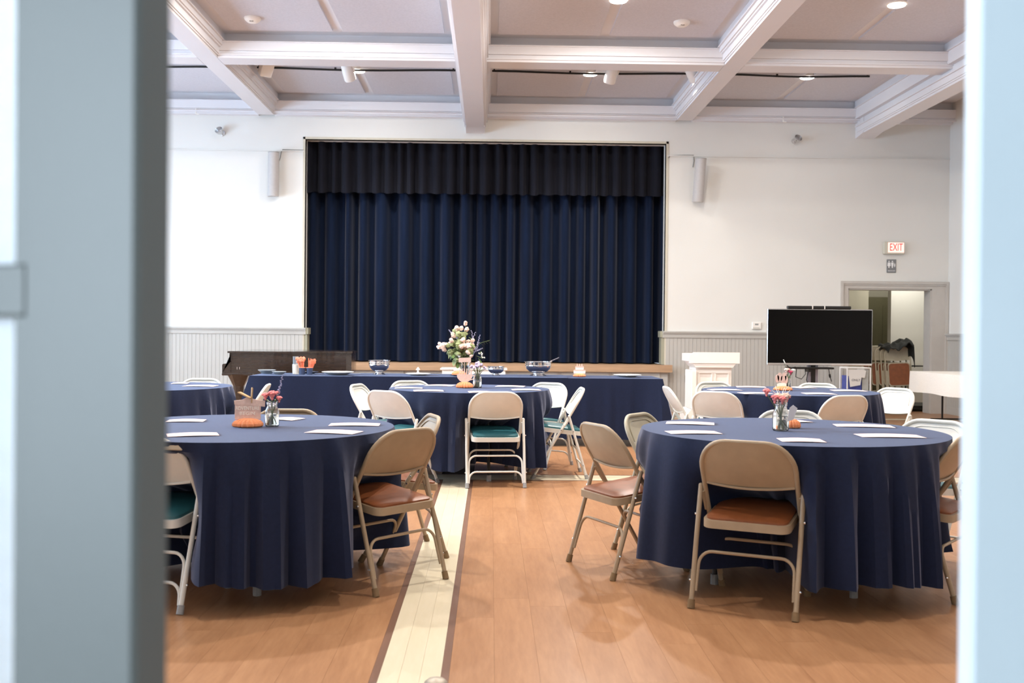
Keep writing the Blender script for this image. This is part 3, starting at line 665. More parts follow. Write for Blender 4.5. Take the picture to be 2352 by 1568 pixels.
# ------------------------------------------------------------------ cloths and tables
def drape(base, cz, hem, seed, amp, flare, nf, avoid=(), corner=None, rows=16):
    rr = random.Random(seed); n = len(base); cx = sum(p[0] for p in base)/n; cy = sum(p[1] for p in base)/n
    L = [0]
    for i in range(1, n+1): L.append(L[-1]+math.dist(base[i-1], base[i % n]))
    per = L[-1]; ph = [rr.uniform(0, 2*pi) for _ in range(6)]
    def fold(u):
        a = 2*pi*u
        w = a+.35*math.sin(2*a+ph[0])/2+.25*math.sin(3*a+ph[1])/3
        s = math.sin(nf*w+ph[2]); s = (abs(s)**.8)*(1 if s > 0 else -1)
        return .62*s*(.75+.35*math.sin(3*a+ph[3]))+.25*math.sin((nf*2-3)*w+ph[4])
    vs = [(cx, cy, cz)]; fs = []
    tops = (.5, .94, .985)
    for f in tops: vs += [(cx+(x-cx)*f, cy+(y-cy)*f, cz) for x, y in base]
    G = []; D = []
    for k in range(rows+1):
        t = k/rows; grow = []; drow = []
        for i, (x, y) in enumerate(base):
            a = base[i-1]; b2 = base[(i+1) % n]; nx, ny = b2[1]-a[1], -(b2[0]-a[0]); l = math.hypot(nx, ny); nx /= l; ny /= l
            if (x-cx)*nx+(y-cy)*ny < 0: nx, ny = -nx, -ny
            u = L[i]/per; f = fold(u); tt = t**.6
            off = .002+flare*tt+amp*tt*(f+.3)+(corner(x, y)*t if corner else 0)
            z = cz-.006*(t > 0)-(cz-hem)*t+(.02 if avoid else .006)*t*math.sin(2*pi*u*5+ph[5])
            px, py = x+nx*off, y+ny*off; d = 0.0
            for (qx, qy, qa) in avoid:
                while d < .6:
                    dx, dy = px-nx*d-qx, py-ny*d-qy; lx = dx*math.cos(qa)+dy*math.sin(qa); ly = -dx*math.sin(qa)+dy*math.cos(qa)
                    lim = .232-.592*z if z > .50 else (.215 if z > .36 else .232-.592*max(0, z))
                    if abs(lx) < .25 and -.5 < ly < lim+.03: d += .01
                    else: break
            grow.append((px, py, z, nx, ny)); drow.append(d)
        G.append(grow); D.append(drow)
    if avoid:
        for _ in range(7):
            D = [[max(.0, .22*(D[k][i-1]+D[k][(i+1) % n])+.28*D[k][i]+.14*(D[max(0, k-1)][i]+D[min(rows, k+1)][i])) for i in range(n)] for k in range(rows+1)]
        D[0] = [0.0]*n; D[1] = [q*.3 for q in D[1]]
    for k in range(rows+1):
        for i in range(n): g = G[k][i]; d = D[k][i]*1.12; vs.append((g[0]-g[3]*d, g[1]-g[4]*d, g[2]))
    for i in range(n): fs.append((0, 1+i, 1+(i+1) % n))
    for k in range(len(tops)+rows):
        for i in range(n): j = (i+1) % n; fs.append((1+k*n+i, 1+(k+1)*n+i, 1+(k+1)*n+j, 1+k*n+j))
    return MB().add(vs, fs)
TZ_T = .752
def round_table(cx, cy, r, hem, seed, wl, tl):
    t = thing('round_table', tl, 'table', (cx, cy, 0), 0, 'round folding tables')
    MB().lathe([(0, .715), (r-.012, .715), (r-.006, .72), (r-.006, .742), (r-.012, TZ_T-.004), (0, TZ_T-.004)], 48).build('tabletop', mat('table laminate', s2l(190, 180, 160), .5, var=.05), t)
    for a in (.4, 2.0, 3.55, 5.1):
        lg = MB().tube([(.42*math.cos(a), .42*math.sin(a), .715), (.47*math.cos(a), .47*math.sin(a), .02)], .014, 8).build('leg', m_blackm, t, True)
        MB().tube([(.47*math.cos(a), .47*math.sin(a), .05), (.471*math.cos(a), .471*math.sin(a), 0)], .02, 8).build('rubber_foot', m_rubg, lg, True)
    N = 200; base = [(cx+r*math.cos(2*pi*i/N), cy+r*math.sin(2*pi*i/N)) for i in range(N)]
    av = [c for c in CHAIRS if math.hypot(c[0]-cx, c[1]-cy) < r+.55]
    o = drape(base, TZ_T, hem, seed, .085, .03, 21, av).build('tablecloth', m_cloth, None, True)
    tag(o, wl, 'tablecloth', 'navy round tablecloths'); return t
T1, T2, T3, T4, T5 = (-1.265, 5.15, .765), (1.556, 5.15, .765), (-.185, 8.83, .70), (2.655, 8.855, .762), (-3.045, 8.79, .762)
for i, (T_, hem, nm) in enumerate(((T1, .135, 'left front table with the gift box centrepiece'), (T2, .13, 'right front table with the tall flower jar'), (T3, .14, 'middle back table with the teacup centrepiece'), (T4, .14, 'right back table before the television'), (T5, .14, 'left back table by the piano'))):
    round_table(*T_, hem, 11+i, 'navy tablecloth hanging in folds over the '+nm, 'round folding table hidden under navy cloth, '+nm)
# programme sheets lying on the tables
def sheet(px0, px1, py, depth, rz, label, z=TZ_T+.0025):
    a = atz(px0, py, z); b = atz(px1, py, z); c = (a+b)/2; w = (b-a).length
    n = 6; vs, fs = [], []
    for s in range(2):
        for i in range(n+1):
            for k in range(2):
                u = -w/2+w*i/n; q = .004*math.sin(pi*i/n*1.0)*(1 if k else .6); vs.append((u, (-.5+k)*depth, q+s*.0008))
    m = 2*(n+1)
    for i in range(n): fs += [(2*i, 2*i+1, 2*i+3, 2*i+2), (m+2*i, m+2*i+2, m+2*i+3, m+2*i+1), (2*i, 2*i+2, m+2*i+2, m+2*i), (2*i+1, m+2*i+1, m+2*i+3, 2*i+3)]
    fs += [(0, m, m+1, 1), (2*n, 2*n+1, m+2*n+1, m+2*n)]
    o = MB().add(vs, fs).build('programme_sheet', m_paper, None, False, (c.x, c.y, z)); o.rotation_euler = (0, 0, math.radians(rz)); tag(o, label, 'paper', 'blush paper sheets on the round tables')
LT, RT, MT, KT = 'on the left front table', 'on the right front table', 'on the middle back table', 'on the right back table'
for a in ((385, 470, 966, .14, 8, 'blush sheet touching the door edge, far side, '+LT), (385, 500, 998, .14, 20, 'blush sheet touching the door edge, near side, '+LT), (622, 690, 962, .15, -18, 'blush sheet behind the flower jar '+LT),
          (757, 872, 975, .14, 3, 'blush sheet nearest the right rim '+LT), (708, 826, 992, .15, -14, 'blush sheet nearest the front rim '+LT),
          (1532, 1638, 972, .15, -12, 'blush sheet at the left rim, far one, '+RT), (1534, 1650, 993, .14, 4, 'blush sheet at the left rim, near one, '+RT), (1792, 1888, 1011, .15, -6, 'blush sheet in front of the flower jar '+RT),
          (1922, 2045, 978, .15, -10, 'blush sheet at the right rim, far one, '+RT), (1974, 2112, 1001, .15, -4, 'blush sheet at the right rim, near one, '+RT), (1806, 1852, 967, .16, 14, 'blush sheet half hidden behind the coral shell '+RT),
          (907, 970, 891, .16, 4, 'blush sheet at the left rim '+MT), (978, 1042, 885, .2, -8, 'blush sheet left of the teacup at the far rim '+MT), (950, 1018, 897, .2, 6, 'blush sheet left of the teacup at the near rim '+MT),
          (1076, 1128, 900, .2, 5, 'blush sheet just above the chair back '+MT), (1140, 1204, 887, .2, -8, 'blush sheet right of the jar at the far rim '+MT), (1176, 1240, 895, .18, 4, 'blush sheet at the right rim '+MT),
          (1630, 1698, 895, .18, 4, 'blush sheet at the left rim '+KT), (1694, 1756, 888.5, .2, -10, 'blush sheet at the far left rim '+KT), (1702, 1768, 903, .2, 5, 'blush sheet at the near left rim '+KT),
          (1824, 1864, 890, .22, 12, 'blush sheet beside the small jar '+KT), (1848, 1914, 904, .2, -4, 'blush sheet just above the chair backrest '+KT), (1914, 1984, 897, .2, -6, 'blush sheet at the right rim '+KT),
          (395, 432, 880, .2, 10, 'blush sheet touching the door edge on the left back table'), (424, 497, 886, .2, 2, 'blush sheet at the right rim of the left back table')):
    sheet(*a)

# ------------------------------------------------------------------ long buffet tables
LY0, LY1 = 11.02, 11.80
LX = [(-2.64, -1.49), (-1.47, .80), (.82, 1.90)]
names = ['left', 'middle', 'right']
for i, (x0, x1) in enumerate(LX):
    t = thing('buffet_table', 'folding buffet table under navy cloth, %s of the three in the row' % names[i], 'table', ((x0+x1)/2, LY0, 0), 0, 'buffet tables in front of the stage')
    h = (x1-x0)/2-.02
    MB().cbox(-h, h, .01, LY1-LY0-.01, .71, TZ_T-.006, .006).build('tabletop', mat('table laminate', (0,0,0)), t)
    for sx in (-1, 1):
        for y in (.1, .66): MB().tube([(sx*(h-.15), y, .71), (sx*(h-.1), y, 0)], .013, 8).build('leg', m_blackm, t, True)
    zz = TZ_T+(.004 if i == 1 else 0); e = .05 if i == 1 else 0
    pts = []; X0, X1 = x0-e, x1+e; nx = 60; ny = 18
    for k in range(nx): pts.append((X0+(X1-X0)*k/nx, LY0-(.012 if i == 1 else 0)))
    for k in range(ny): pts.append((X1, LY0+(LY1-LY0)*k/ny))
    for k in range(nx): pts.append((X1-(X1-X0)*k/nx, LY1))
    for k in range(ny): pts.append((X0, LY1-(LY1-LY0)*k/ny))
    def corner(x, y, X0=X0, X1=X1, i=i):
        q = 0
        if i == 0: q = max(0, 1-abs(x-X0)/.22)*.20
        if i == 2: q = max(0, 1-abs(x-X1)/.22)*.16
        return q
    o = drape(pts, zz, .09, 31+i, .018, .01, 13, (), corner, 12).build('tablecloth', m_cloth, None, True)
    tag(o, ['navy tablecloth on the left buffet table, below the coral cutlery', 'long navy tablecloth on the middle buffet table, below the big flower vase', 'navy tablecloth on the right buffet table, below the paper birthday cake'][i], 'tablecloth', 'navy buffet tablecloths')
BT = TZ_T+.007
def bt(px, depth=.35): # point on the buffet top under pixel column px
    p = aty(px, 860, LY0+depth); return (p.x, LY0+depth, BT)
def plate(px, w, label, depth=.35, m=m_china, h=.03):
    t = thing('plate', label, 'plate', bt(px, depth), 0, 'plates on the buffet'); r = w/2
    MB().lathe([(0, .004), (r*.55, .0), (r*.6, .003), (r*.97, h-.004), (r, h), (r*.96, h), (r*.58, .012), (0, .010)], 32).build('dish', m, t, True)
    MB().lathe([(r*.985, h-.003), (r*1.005, h), (r*.985, h+.003), (r*.965, h)], 32).build('rim', m, t, True)
    return t
m_gl = mat('pressed glass', s2l(214, 224, 230), .1, trans=.6, var=.03)
plate(613, .20, 'clear glass plate stack at the left end of the buffet', .42, m_gl, .04); plate(641, .16, 'small clear glass plate in front of the plate stack', .22, m_gl, .03)
plate(776, .36, 'large white serving platter left of the pedestal punch bowl', .30); plate(1441, .32, 'flat white platter near the right end of the buffet', .35, m_china, .022)
plate(711, .20, 'small dark plate behind the navy cutlery cups', .5, mat('navy plate', s2l(40, 48, 70), .4, var=.05), .02)
# stacked cups in sleeve
t = thing('cup_stack', 'tall stack of clear cups in a white sleeve beside the coral cutlery', 'cups', bt(679, .32))
MB().lathe([(.034, 0), (.037, .11), (.0, .112)], 20).build('sleeve', mat('white sleeve', s2l(238, 238, 228), .7, var=.02), t, True)
for k in range(7): MB().lathe([(.030, .105+k*.013), (.033, .118+k*.013), (.034, .120+k*.013), (.028, .120+k*.013)], 18).build('cup', m_gl, t, True)
# cutlery cups
m_navy_cup = mat('navy cup', s2l(62, 74, 104), .5, var=.05); m_cut = mat('coral plastic', s2l(240, 142, 108), .35, var=.08)
for px, lb, k in ((694, 'navy paper cup packed with coral forks and spoons, left one', 0), (711, 'navy paper cup packed with coral knives, right one', 1)):
    t = thing('cutlery_cup', lb, 'cup', bt(px, .22), 0, 'cutlery cups')
    MB().lathe([(.030, 0), (.037, .075), (.034, .075), (.028, .005), (0, .005)], 20).build('cup', m_navy_cup, t, True)
    MB().lathe([(.036, .073), (.0385, .077), (.036, .081), (.034, .077)], 20).build('gold_rim', m_cut, t, True)
    for j in range(22):
        a = 2*pi*j/22+R.random(); tl = R.uniform(.15, .34); h = R.uniform(.13, .165); d = Vector((math.cos(a)*tl*.7+(.18 if k else -.10), math.sin(a)*tl*.5, 1)).normalized()
        p0 = Vector((math.cos(a)*.012, math.sin(a)*.012, .02)); p1 = p0+d*h; b = MB().tube([p0, p1], .0035, 5)
        if k == 0: b.sphere(p1, .014, 8, 5, (1, .5, 1.4))
        else: b.sphere(p1-d*.02, .006, 6, 5, (.9, .6, 4))
        b.build('utensil', m_cut, t, True)
def bowl(px, r, h, label, depth=.4, foot=.5, ladle=False):
    t = thing('punch_bowl', label, 'bowl', bt(px, depth), 0, 'silver bowls on the buffet')
    MB().lathe([(r*foot, 0), (r*foot, .006), (r*foot*.85, h*.07), (r*foot*.62, h*.14), (r*foot*.6, h*.2)], 36).build('pedestal', m_silver, t, True)
    MB().lathe([(0, h*.2), (r*.4, h*.22), (r*.66, h*.32), (r*.86, h*.5), (r*.92, h*.66), (r*.93, h*.94), (r*1.02, h*.99), (r*1.02, h), (r*.9, h*.985), (r*.88, h*.66), (r*.6, h*.36), (0, h*.26)], 40).build('basin', m_silver, t, True)
    MB().lathe([(r*.915, h*.68), (r*.945, h*.70), (r*.93, h*.76), (r*.945, h*.82), (r*.945, h*.86), (r*.92, h*.89)], 40).build('relief_band', m_silver, t, True)
    if ladle:
        MB().tube([(-.02, 0, h*.4), (r*.9, 0, h*1.02), (r*1.5, -.01, h*1.28)], .006, 6).build('ladle', m_silver, t, True)
    return t
bowl(871, .125, .165, 'tall silver pedestal punch bowl left of the flower vase', .38, .55)
bowl(1139, .098, .105, 'small silver bowl right of the flower vase', .36, .55); bowl(1236, .158, .165, 'large silver punch bowl with a ladle', .36, .62, True)
t = plate(960, .28, 'white plate with a small white mushroom-shaped figure', .3, m_china, .018)
MB().lathe([(.02, .01), (.016, .03), (.008, .045), (.009, .06), (0, .06)], 14).build('figure_stem', m_china, t, True)
MB().lathe([(.026, .06), (.022, .062), (.014, .078), (0, .094)], 12).build('figure_cap', m_china, t, True)
# pale side cabinet in front of the stage
p = aty(1088, 850, 14.6); t = thing('side_cabinet', 'low white cabinet against the stage behind the flower vase', 'cabinet', (p.x, 14.6, 0))
MB().box(-.46, .46, 0, .5, 0, .70).build('body', m_wpaint, t); MB().cbox(-.49, .49, -.02, .52, .70, .725, .005).build('top', m_wpaint, t)
for s in (-1, 1): MB().box(min(s*.02, s*.43), max(s*.02, s*.43), -.012, 0, .06, .64).build('cabinet_door', m_trim, t)

# ------------------------------------------------------------------ honeycomb paper centrepieces, jars, flowers
def honey(parent, r, h, name='tissue_base', m=m_coral):
    return MB().lathe([(r*.9, 0), (r, h*.14), (r*.98, h*.4), (r*.84, h*.68), (r*.6, h*.9), (r*.25, h), (0, h)], 72, (0,0,0), lambda a, z: 1+.10*math.cos(18*a+ (pi if (z/h*3) % 1 < .5 else 0))).build(name, m, parent, False)
def jar(parent, r, h, fill=.5):
    j = MB().lathe([(0, .004), (r*.9, .0), (r, r*.15), (r, h*.55), (r*.93, h*.66), (r*.72, h*.78), (r*.70, h*.84), (r*.76, h*.87), (r*.76, h), (r*.69, h), (r*.68, h*.84), (r*.68, h*.78), (r*.88, h*.66), (r*.94, h*.55), (r*.94, r*.2), (r*.8, r*.1), (0, r*.1)], 28).build('jar', m_glass, parent, True)
    MB().lathe([(0, r*.11), (r*.8, r*.11), (r*.935, r*.22), (r*.935, h*fill), (0, h*fill)], 24).build('water', m_water, parent, True)
    b = MB(); [b.tube([(r*.765*math.cos(a), r*.765*math.sin(a), z) for a in [2*pi*i/20 for i in range(20)]], .0015, 5, False, True) for z in (h*.9, h*.95)]
    b.build('thread', m_glass, j, True); return j
def bloom(parent, c, r, m, name='flower'):
    b = MB()
    for k in range(16):
        a = k*2.4; ph = .25+1.15*(k/16); q = Vector((math.cos(a)*math.sin(ph), math.sin(a)*math.sin(ph), math.cos(ph)*.8))*r*.72
        b.sphere((c[0]+q.x, c[1]+q.y, c[2]+q.z), r*.34, 6, 4, (1, 1, .7), .5)
    b.sphere((c[0], c[1], c[2]-r*.1), r*.55, 7, 5); b.sphere((c[0], c[1], c[2]-r*.75), r*.28, 6, 4, (1,1,1.6))
    return b.build(name, m, parent, True)
def stem(parent, pts, r=.002, m=m_stem): return MB().tube(pts, r, 5).build('stem', m, parent, True)
def spike(parent, p0, p1, m, n=12, r=.005, name='flower_spike'):
    b = MB(); p0 = Vector(p0); p1 = Vector(p1); b.tube([p0, p1], .0014, 5)
    for i in range(n):
        q = p0.lerp(p1, i/(n-1)); b.sphere((q.x+R.uniform(-1,1)*r*.7, q.y+R.uniform(-1,1)*r*.7, q.z), r*(1.15-.6*i/n), 6, 4, jit=.5)
    return b.build(name, m, parent, True)
def leaf_m(parent, p0, d, l, w, m, name='leaf'):
    d = Vector(d).normalized(); s = d.cross(Vector((0,0,1)));  s = s.normalized() if s.length > .1 else Vector((1,0,0)); nrm = s.cross(d); p0 = Vector(p0); b = MB(); vs = []
    for t, ww in ((0, .1), (.3, .9), (.6, 1), (.85, .5), (1, .03)):
        c = p0+d*l*t-Vector((0,0,1))*l*.18*t*t; vs += [c-s*w*ww/2, c-nrm*w*.10*ww, c+s*w*ww/2]
    fs = []
    for i in range(4):
        for k in range(2): fs.append((i*3+k, i*3+k+1, i*3+k+4, i*3+k+3))
    return b.add(vs, fs).build(name, m, parent, True)
ZT = TZ_T+.0025
m_cardink = mat('cream ink', s2l(255, 250, 240), .5)
# left front table: gift box card and jar
p = atz(569, 979, ZT); t = thing('gift_centrepiece', 'rose gold paper gift box with bow loops on a coral honeycomb base', 'centrepiece', (p.x, p.y, ZT), 0, 'honeycomb paper centrepieces'); t.rotation_euler = (0, 0, .22)
honey(t, .072, .042)
MB().cbox(-.064, .064, -.003, .003, .036, .115, .001).build('box_card', m_gold, t)
MB().prism([(-.066, .112), (.084, .100), (.086, .130), (.03, .138), (.0, .150), (-.03, .136), (-.068, .132)], -.005, .005, 'y').build('box_lid', m_gold, t)
text('ADVENTURE', .026, m_cardink, t, (-.002, -.0045, .092), xs=.80); text('BEGIN', .022, m_cardink, t, (-.002, -.0045, .066), xs=1.25)
for s in (-1, 1):
    b = MB(); vs, fs = [], []; n = 16
    for i in range(n+1):
        a = 2*pi*i/n; u, v = .021*math.cos(a), .033+.033*math.sin(a-pi/2+.0)
        ca_, sa_ = math.cos(s*.62), math.sin(s*.62); x, z = u*ca_+v*sa_, -u*sa_+v*ca_
        vs += [(x, -.012, .132+z), (x, .012, .132+z)]
    for i in range(n): fs.append((2*i, 2*i+1, 2*i+3, 2*i+2))
    b.add(vs, fs); o = b.build('bow_loop', m_kraft, t, True); o.rotation_euler = (0, 0, s*.40-.2); md = o.modifiers.new('thick', 'SOLIDIFY'); md.thickness = .0025
p = atz(625, 978, ZT); t = thing('flower_jar', 'glass jar of pink carnations beside the gift box centrepiece', 'jar', (p.x, p.y, ZT), 0, 'flower jars on the tables')
jar(t, .036, .125)
for (x, y, z, m, r) in ((-.035, 0, .155, m_pink, .021), (.002, -.012, .162, m_pink, .026), (.034, .005, .14, m_pink, .018), (-.012, .02, .158, m_blush, .018), (.02, .015, .166, m_pink, .016)):
    bloom(t, (x, y, z), r, m); stem(t, [(x, y, z-.01), (x*.45, y*.4, .1), (-x*.5, -y*.4, .012)])
stem(t, [(.03, .01, .17), (.01, 0, .1), (-.01, 0, .02)]); spike(t, (.025, .01, .16), (.05, .02, .262), m_lav, 14, .0055)
for k in range(5): a = k*1.3; leaf_m(t, (.02*math.cos(a), .02*math.sin(a), .125), (math.cos(a), math.sin(a), .6), .035, .012, m_green)
# right front table: jar and fallen honeycomb shell
p = atz(1793, 988, ZT); t = thing('flower_jar', 'tall fluted glass jar of pink carnations with a hanging tag, beside a coral shell', 'jar', (p.x, p.y, ZT), 0, 'flower jars on the tables')
jar(t, .042, .145)
for (x, y, z, m, r) in ((-.075, 0, .198, m_pink, .022), (-.035, -.01, .165, m_pink, .024), (-.012, .01, .172, m_blush, .024), (.022, -.006, .172, m_blush, .028), (.0, -.025, .16, m_pink, .022), (.035, .012, .165, m_pink, .018)):
    bloom(t, (x, y, z), r, m); stem(t, [(x, y, z-.01), (x*.4, y*.4, .12), (-x*.35, -y*.4, .012)], .0025)
for k in range(6): a = k*1.05; spike(t, (.01*math.cos(a), .01*math.sin(a), .17), (.045*math.cos(a), .03*math.sin(a), .205+.01*(k % 3)), m_wflow, 6, .003)
MB().prism([(.018, .05), (.05, .06), (.07, .118), (.048, .135), (.03, .12)], -.052, -.050, 'y').build('paper_tag', mat('tag paper', s2l(214, 214, 220), .7), t)
p = atz(1820, 983, ZT); t = thing('paper_shell', 'small coral honeycomb paper shell right of the tall flower jar', 'centrepiece', (p.x, p.y+.03, ZT), 0, 'honeycomb paper centrepieces')
honey(t, .048, .048); MB().lathe([(.044, .001), (.046, .004), (.0, .006)], 24).build('card_base', m_gold, t)
# middle table: teacup card and jar
p = atz(1067, 890, ZT); t = thing('teacup_centrepiece', 'rose gold paper teacup with a little banner on a coral honeycomb base', 'centrepiece', (p.x, p.y, ZT), 0, 'honeycomb paper centrepieces')
honey(t, .072, .052)
MB().prism([(-.07, .118), (.07, .118), (.066, .09), (.045, .062), (.02, .05), (-.02, .05), (-.045, .062), (-.066, .09)], -.003, .003, 'y').build('cup_card', m_gold, t)
MB().tube([(.05, 0, .068), (.085, 0, .08), (.09, 0, .105), (.066, 0, .11)], .005, 6).build('cup_handle', m_gold, t, True)
b = MB(); [b.prism([(-.05+.02*i, .118), (-.038+.02*i, .118), (-.036+.02*i, .16+.01*(i % 2)), (-.044+.02*i, .17)], -.002, .002, 'y') for i in range(6)]; b.build('steam_card', m_gold, t)
MB().tube([(.0, 0, .12), (.0, 0, .235)], .002, 5).build('banner_stick', m_gold, t); MB().prism([(-.055, .225), (.055, .228), (.055, .268), (-.055, .264)], -.002, .002, 'y').build('banner', m_gold, t)
p = atz(1096, 890, ZT); t = thing('flower_jar', 'glass jar of lilac flowers right of the paper teacup', 'jar', (p.x, p.y+.02, ZT), 0, 'flower jars on the tables')
jar(t, .040, .125, .8)
for k in range(22):
    a = R.uniform(0, 2*pi); q = R.uniform(.01, .085); z = .225-q*.5+R.uniform(-.012, .012); x, y = q*math.cos(a)*.9, q*math.sin(a)*.5
    MB().sphere((x, y, z), .013, 7, 5, jit=.7).build('flower', m_lilac, t, True)
    if k < 14: stem(t, [(x, y, z), (x*.3, y*.3, .12), (-x*.25, -y*.25, .012)], .002, m_stem)
for k in range(8): a = k*.8; leaf_m(t, (.02*math.cos(a), .02*math.sin(a), .13), (math.cos(a), math.sin(a), 1.2), .06, .014, m_sage)
# right back table: balloon card and jar
p = atz(1798, 896, ZT); t = thing('balloon_centrepiece', 'rose gold paper balloons on a coral honeycomb base', 'centrepiece', (p.x, p.y, ZT), 0, 'honeycomb paper centrepieces')
honey(t, .078, .038)
for (x, z, w, h) in ((-.028, .122, .022, .036), (.012, .126, .020, .034), (.0, .10, .02, .034), (-.052, .108, .018, .03), (.028, .1, .018, .03)):
    b = MB().prism([(x+w*math.cos(q), z+h*math.sin(q)*(1 if math.sin(q) > 0 else 1.35)) for q in [2*pi*i/18 for i in range(18)]], -.002+.001*(x > 0), .001+.001*(x > 0), 'y'); b.tube([(x, 0, z-h*1.35), (-.01, 0, .036)], .001, 4).build('balloon_card', m_gold, t)
MB().prism([(-.05, .03), (.03, .03), (.032, .058), (.01, .066), (-.03, .064), (-.052, .056)], -.003, .003, 'y').build('cloud_card', m_wflow, t)
p = atz(1812, 892, ZT); t = thing('flower_jar', 'small glass jar of pink and magenta carnations beside the paper balloons', 'jar', (p.x, p.y+.04, ZT), 0, 'flower jars on the tables')
jar(t, .032, .105)
for (x, y, z, m, r) in ((-.01, 0, .165, m_blush, .030), (.022, -.015, .148, m_magenta, .022), (.05, 0, .165, m_wflow, .02), (.008, .01, .17, m_pink, .02)):
    bloom(t, (x, y, z), r, m); stem(t, [(x, y, z-.01), (x*.3, y, .1), (-x*.3, 0, .012)], .003)
stem(t, [(0, 0, .1), (-.03, .01, .24)], .0015); spike(t, (-.028, .01, .235), (-.034, .01, .262), m_wflow, 4, .006)
for k in range(6): a = k*1.1; leaf_m(t, (.01*math.cos(a), .01*math.sin(a), .09), (math.cos(a), math.sin(a), .8), .04, .016, m_green)
# buffet: paper cake, tarts, big vase
x, y, z = bt(1331, .30); t = thing('cake_centrepiece', 'two-tier pink paper birthday cake with candles on a coral honeycomb base', 'centrepiece', (x, y, z), 0, 'honeycomb paper centrepieces')
honey(t, .067, .036)
MB().prism([(-.066, .034), (.066, .034), (.068, .068), (.06, .074), (-.06, .074), (-.068, .068)], -.004, .004, 'y').build('lower_tier', m_wflow, t); MB().prism([(-.045, .074), (.045, .074), (.049, .108), (.04, .116), (-.04, .116), (-.049, .108)], -.004, .004, 'y').build('upper_tier', m_wflow, t)
MB().box(-.063, .063, -.005, .005, .064, .078).build('lower_icing', m_gold, t); MB().box(-.047, .047, -.005, .005, .103, .118).build('upper_icing', m_gold, t)
for s in (-.026, 0, .026): MB().prism([(s-.006, .116), (s+.006, .116), (s+.006, .134), (s, .148), (s-.006, .134)], -.003, .003, 'y').build('candle', m_blush, t)
x, y, z = bt(1054, .22); t = plate(1054, .2, 'dark plate of scalloped coral and cream tissue in front of the flower vase', .2, mat('navy plate', (0,0,0)), .012)
o = honey(t, .075, .05, 'tissue_scallop'); o.location = (0, 0, .008)
o = MB().sphere((-.01, 0, .062), .045, 12, 6, (1, 1, .5), .25).build('cream_tissue', m_blush, t, True)
x, y, z = bt(1068, .42); t = thing('flower_vase', 'big bouquet of blush flowers, lavender and green leaves in a clear vase on the buffet', 'vase', (x, y, z))
MB().lathe([(0, .004), (.05, 0), (.055, .02), (.06, .12), (.066, .16), (.06, .16), (.054, .12), (.05, .03), (0, .02)], 28).build('vase', m_glass, t, True)
MB().lathe([(0, .021), (.049, .031), (.052, .10), (0, .10)], 24).build('water', m_water, t, True)
S_ = 11.44/2300.0
def B(px, py): return ((px-1068)*S_, 0, (860-py)*S_)      # bouquet offsets in the bouquet's own plane, in metres
def near(px, py, s=8):
    q = B(px+R.uniform(-s, s), py+R.uniform(-s, s)); return (q[0], R.uniform(-.10, .10), q[2])
groups = [(1064, 742, 2, 5, m_blush, .018), (1054, 752, 4, 8, m_blush, .02), (1070, 755, 2, 5, m_blush, .018), (1042, 770, 4, 6, m_blush, .02), (1037, 784, 3, 6, m_blush, .02), (1017, 795, 7, 9, m_blush, .022),
          (1055, 770, 7, 12, m_sage, .026), (1046, 798, 12, 16, m_sage, .03), (1072, 790, 12, 14, m_blush, .024), (1080, 800, 6, 10, m_sage, .024), (1062, 812, 9, 14, m_sage, .026), (1076, 806, 3, 5, m_blush, .02), (1084, 815, 3, 4, m_blush, .018), (1054, 815, 3, 4, m_wflow, .016)]
heads = []
for (px, py, n, s, m, r) in groups:
    for _ in range(int(n*1.5)):
        q = near(px, py, s); heads.append(q); MB().sphere(q, r*R.uniform(.85, 1.4), 8, 6, (1,1,.85), .6).build('flower', m, t, True)
for q in heads[::4]: stem(t, [q, (q[0]*.35, q[1]*.35, .2), (-q[0]*.15, -q[1]*.15, .03)], .003)
for (a0, a1) in (((1080, 800), (1090, 762)), ((1090, 800), (1082, 758)), ((1094, 800), (1101, 768)), ((1086, 812), (1100, 785)), ((1050, 775), (1030, 757)), ((1092, 805), (1108, 798))):
    spike(t, B(*a0), B(*a1), m_lav, 14, .009)
spike(t, B(1057, 815), B(1061, 800), m_red, 10, .014)
stem(t, [B(1085, 800), B(1105, 785), B(1124, 780)], .003)
for i in range(8): q = B(1104+2.6*i, 787-.9*i); leaf_m(t, q, (1, 0, 1.2 if i % 2 else -.6), .035, .012, m_sage)
for (px, py, dx, dz, l, w, m) in ((1030, 800, -.4, -1, .06, .04, m_sage), (1038, 808, -.2, -.9, .075, .045, m_green), (1045, 820, -.2, -1, .09, .055, m_sage), (1050, 830, .1, -1, .07, .05, m_green), (1092, 815, .8, -.2, .08, .05, m_green), (1098, 820, .5, -.7, .08, .05, m_green), (1100, 812, .5, 1, .06, .03, m_green), (1070, 765, 1, .3, .06, .03, m_green), (1075, 772, .8, -.4, .06, .03, m_green), (1032, 805, -.1, -1, .08, .02, m_sage), (1060, 826, 0, .3, .08, .06, m_green), (1075, 826, .6, .1, .08, .06, m_green), (1052, 826, -.6, .1, .08, .06, m_green)):
    leaf_m(t, B(px, py), (dx, R.uniform(-.4, -.1), dz), l, w, m)
for _ in range(26):
    q = near(1062, 812, 22); leaf_m(t, q, (R.uniform(-1, 1), R.uniform(-1, .2), R.uniform(-.6, .8)), R.uniform(.05, .08), R.uniform(.03, .045), R.choice((m_green, m_sage)))
for _ in range(9): q = near(1105, 815, 7); MB().sphere((q[0], q[1]*.3, q[2]), .009, 6, 4, jit=.5).build('flower', m_wflow, t, True)

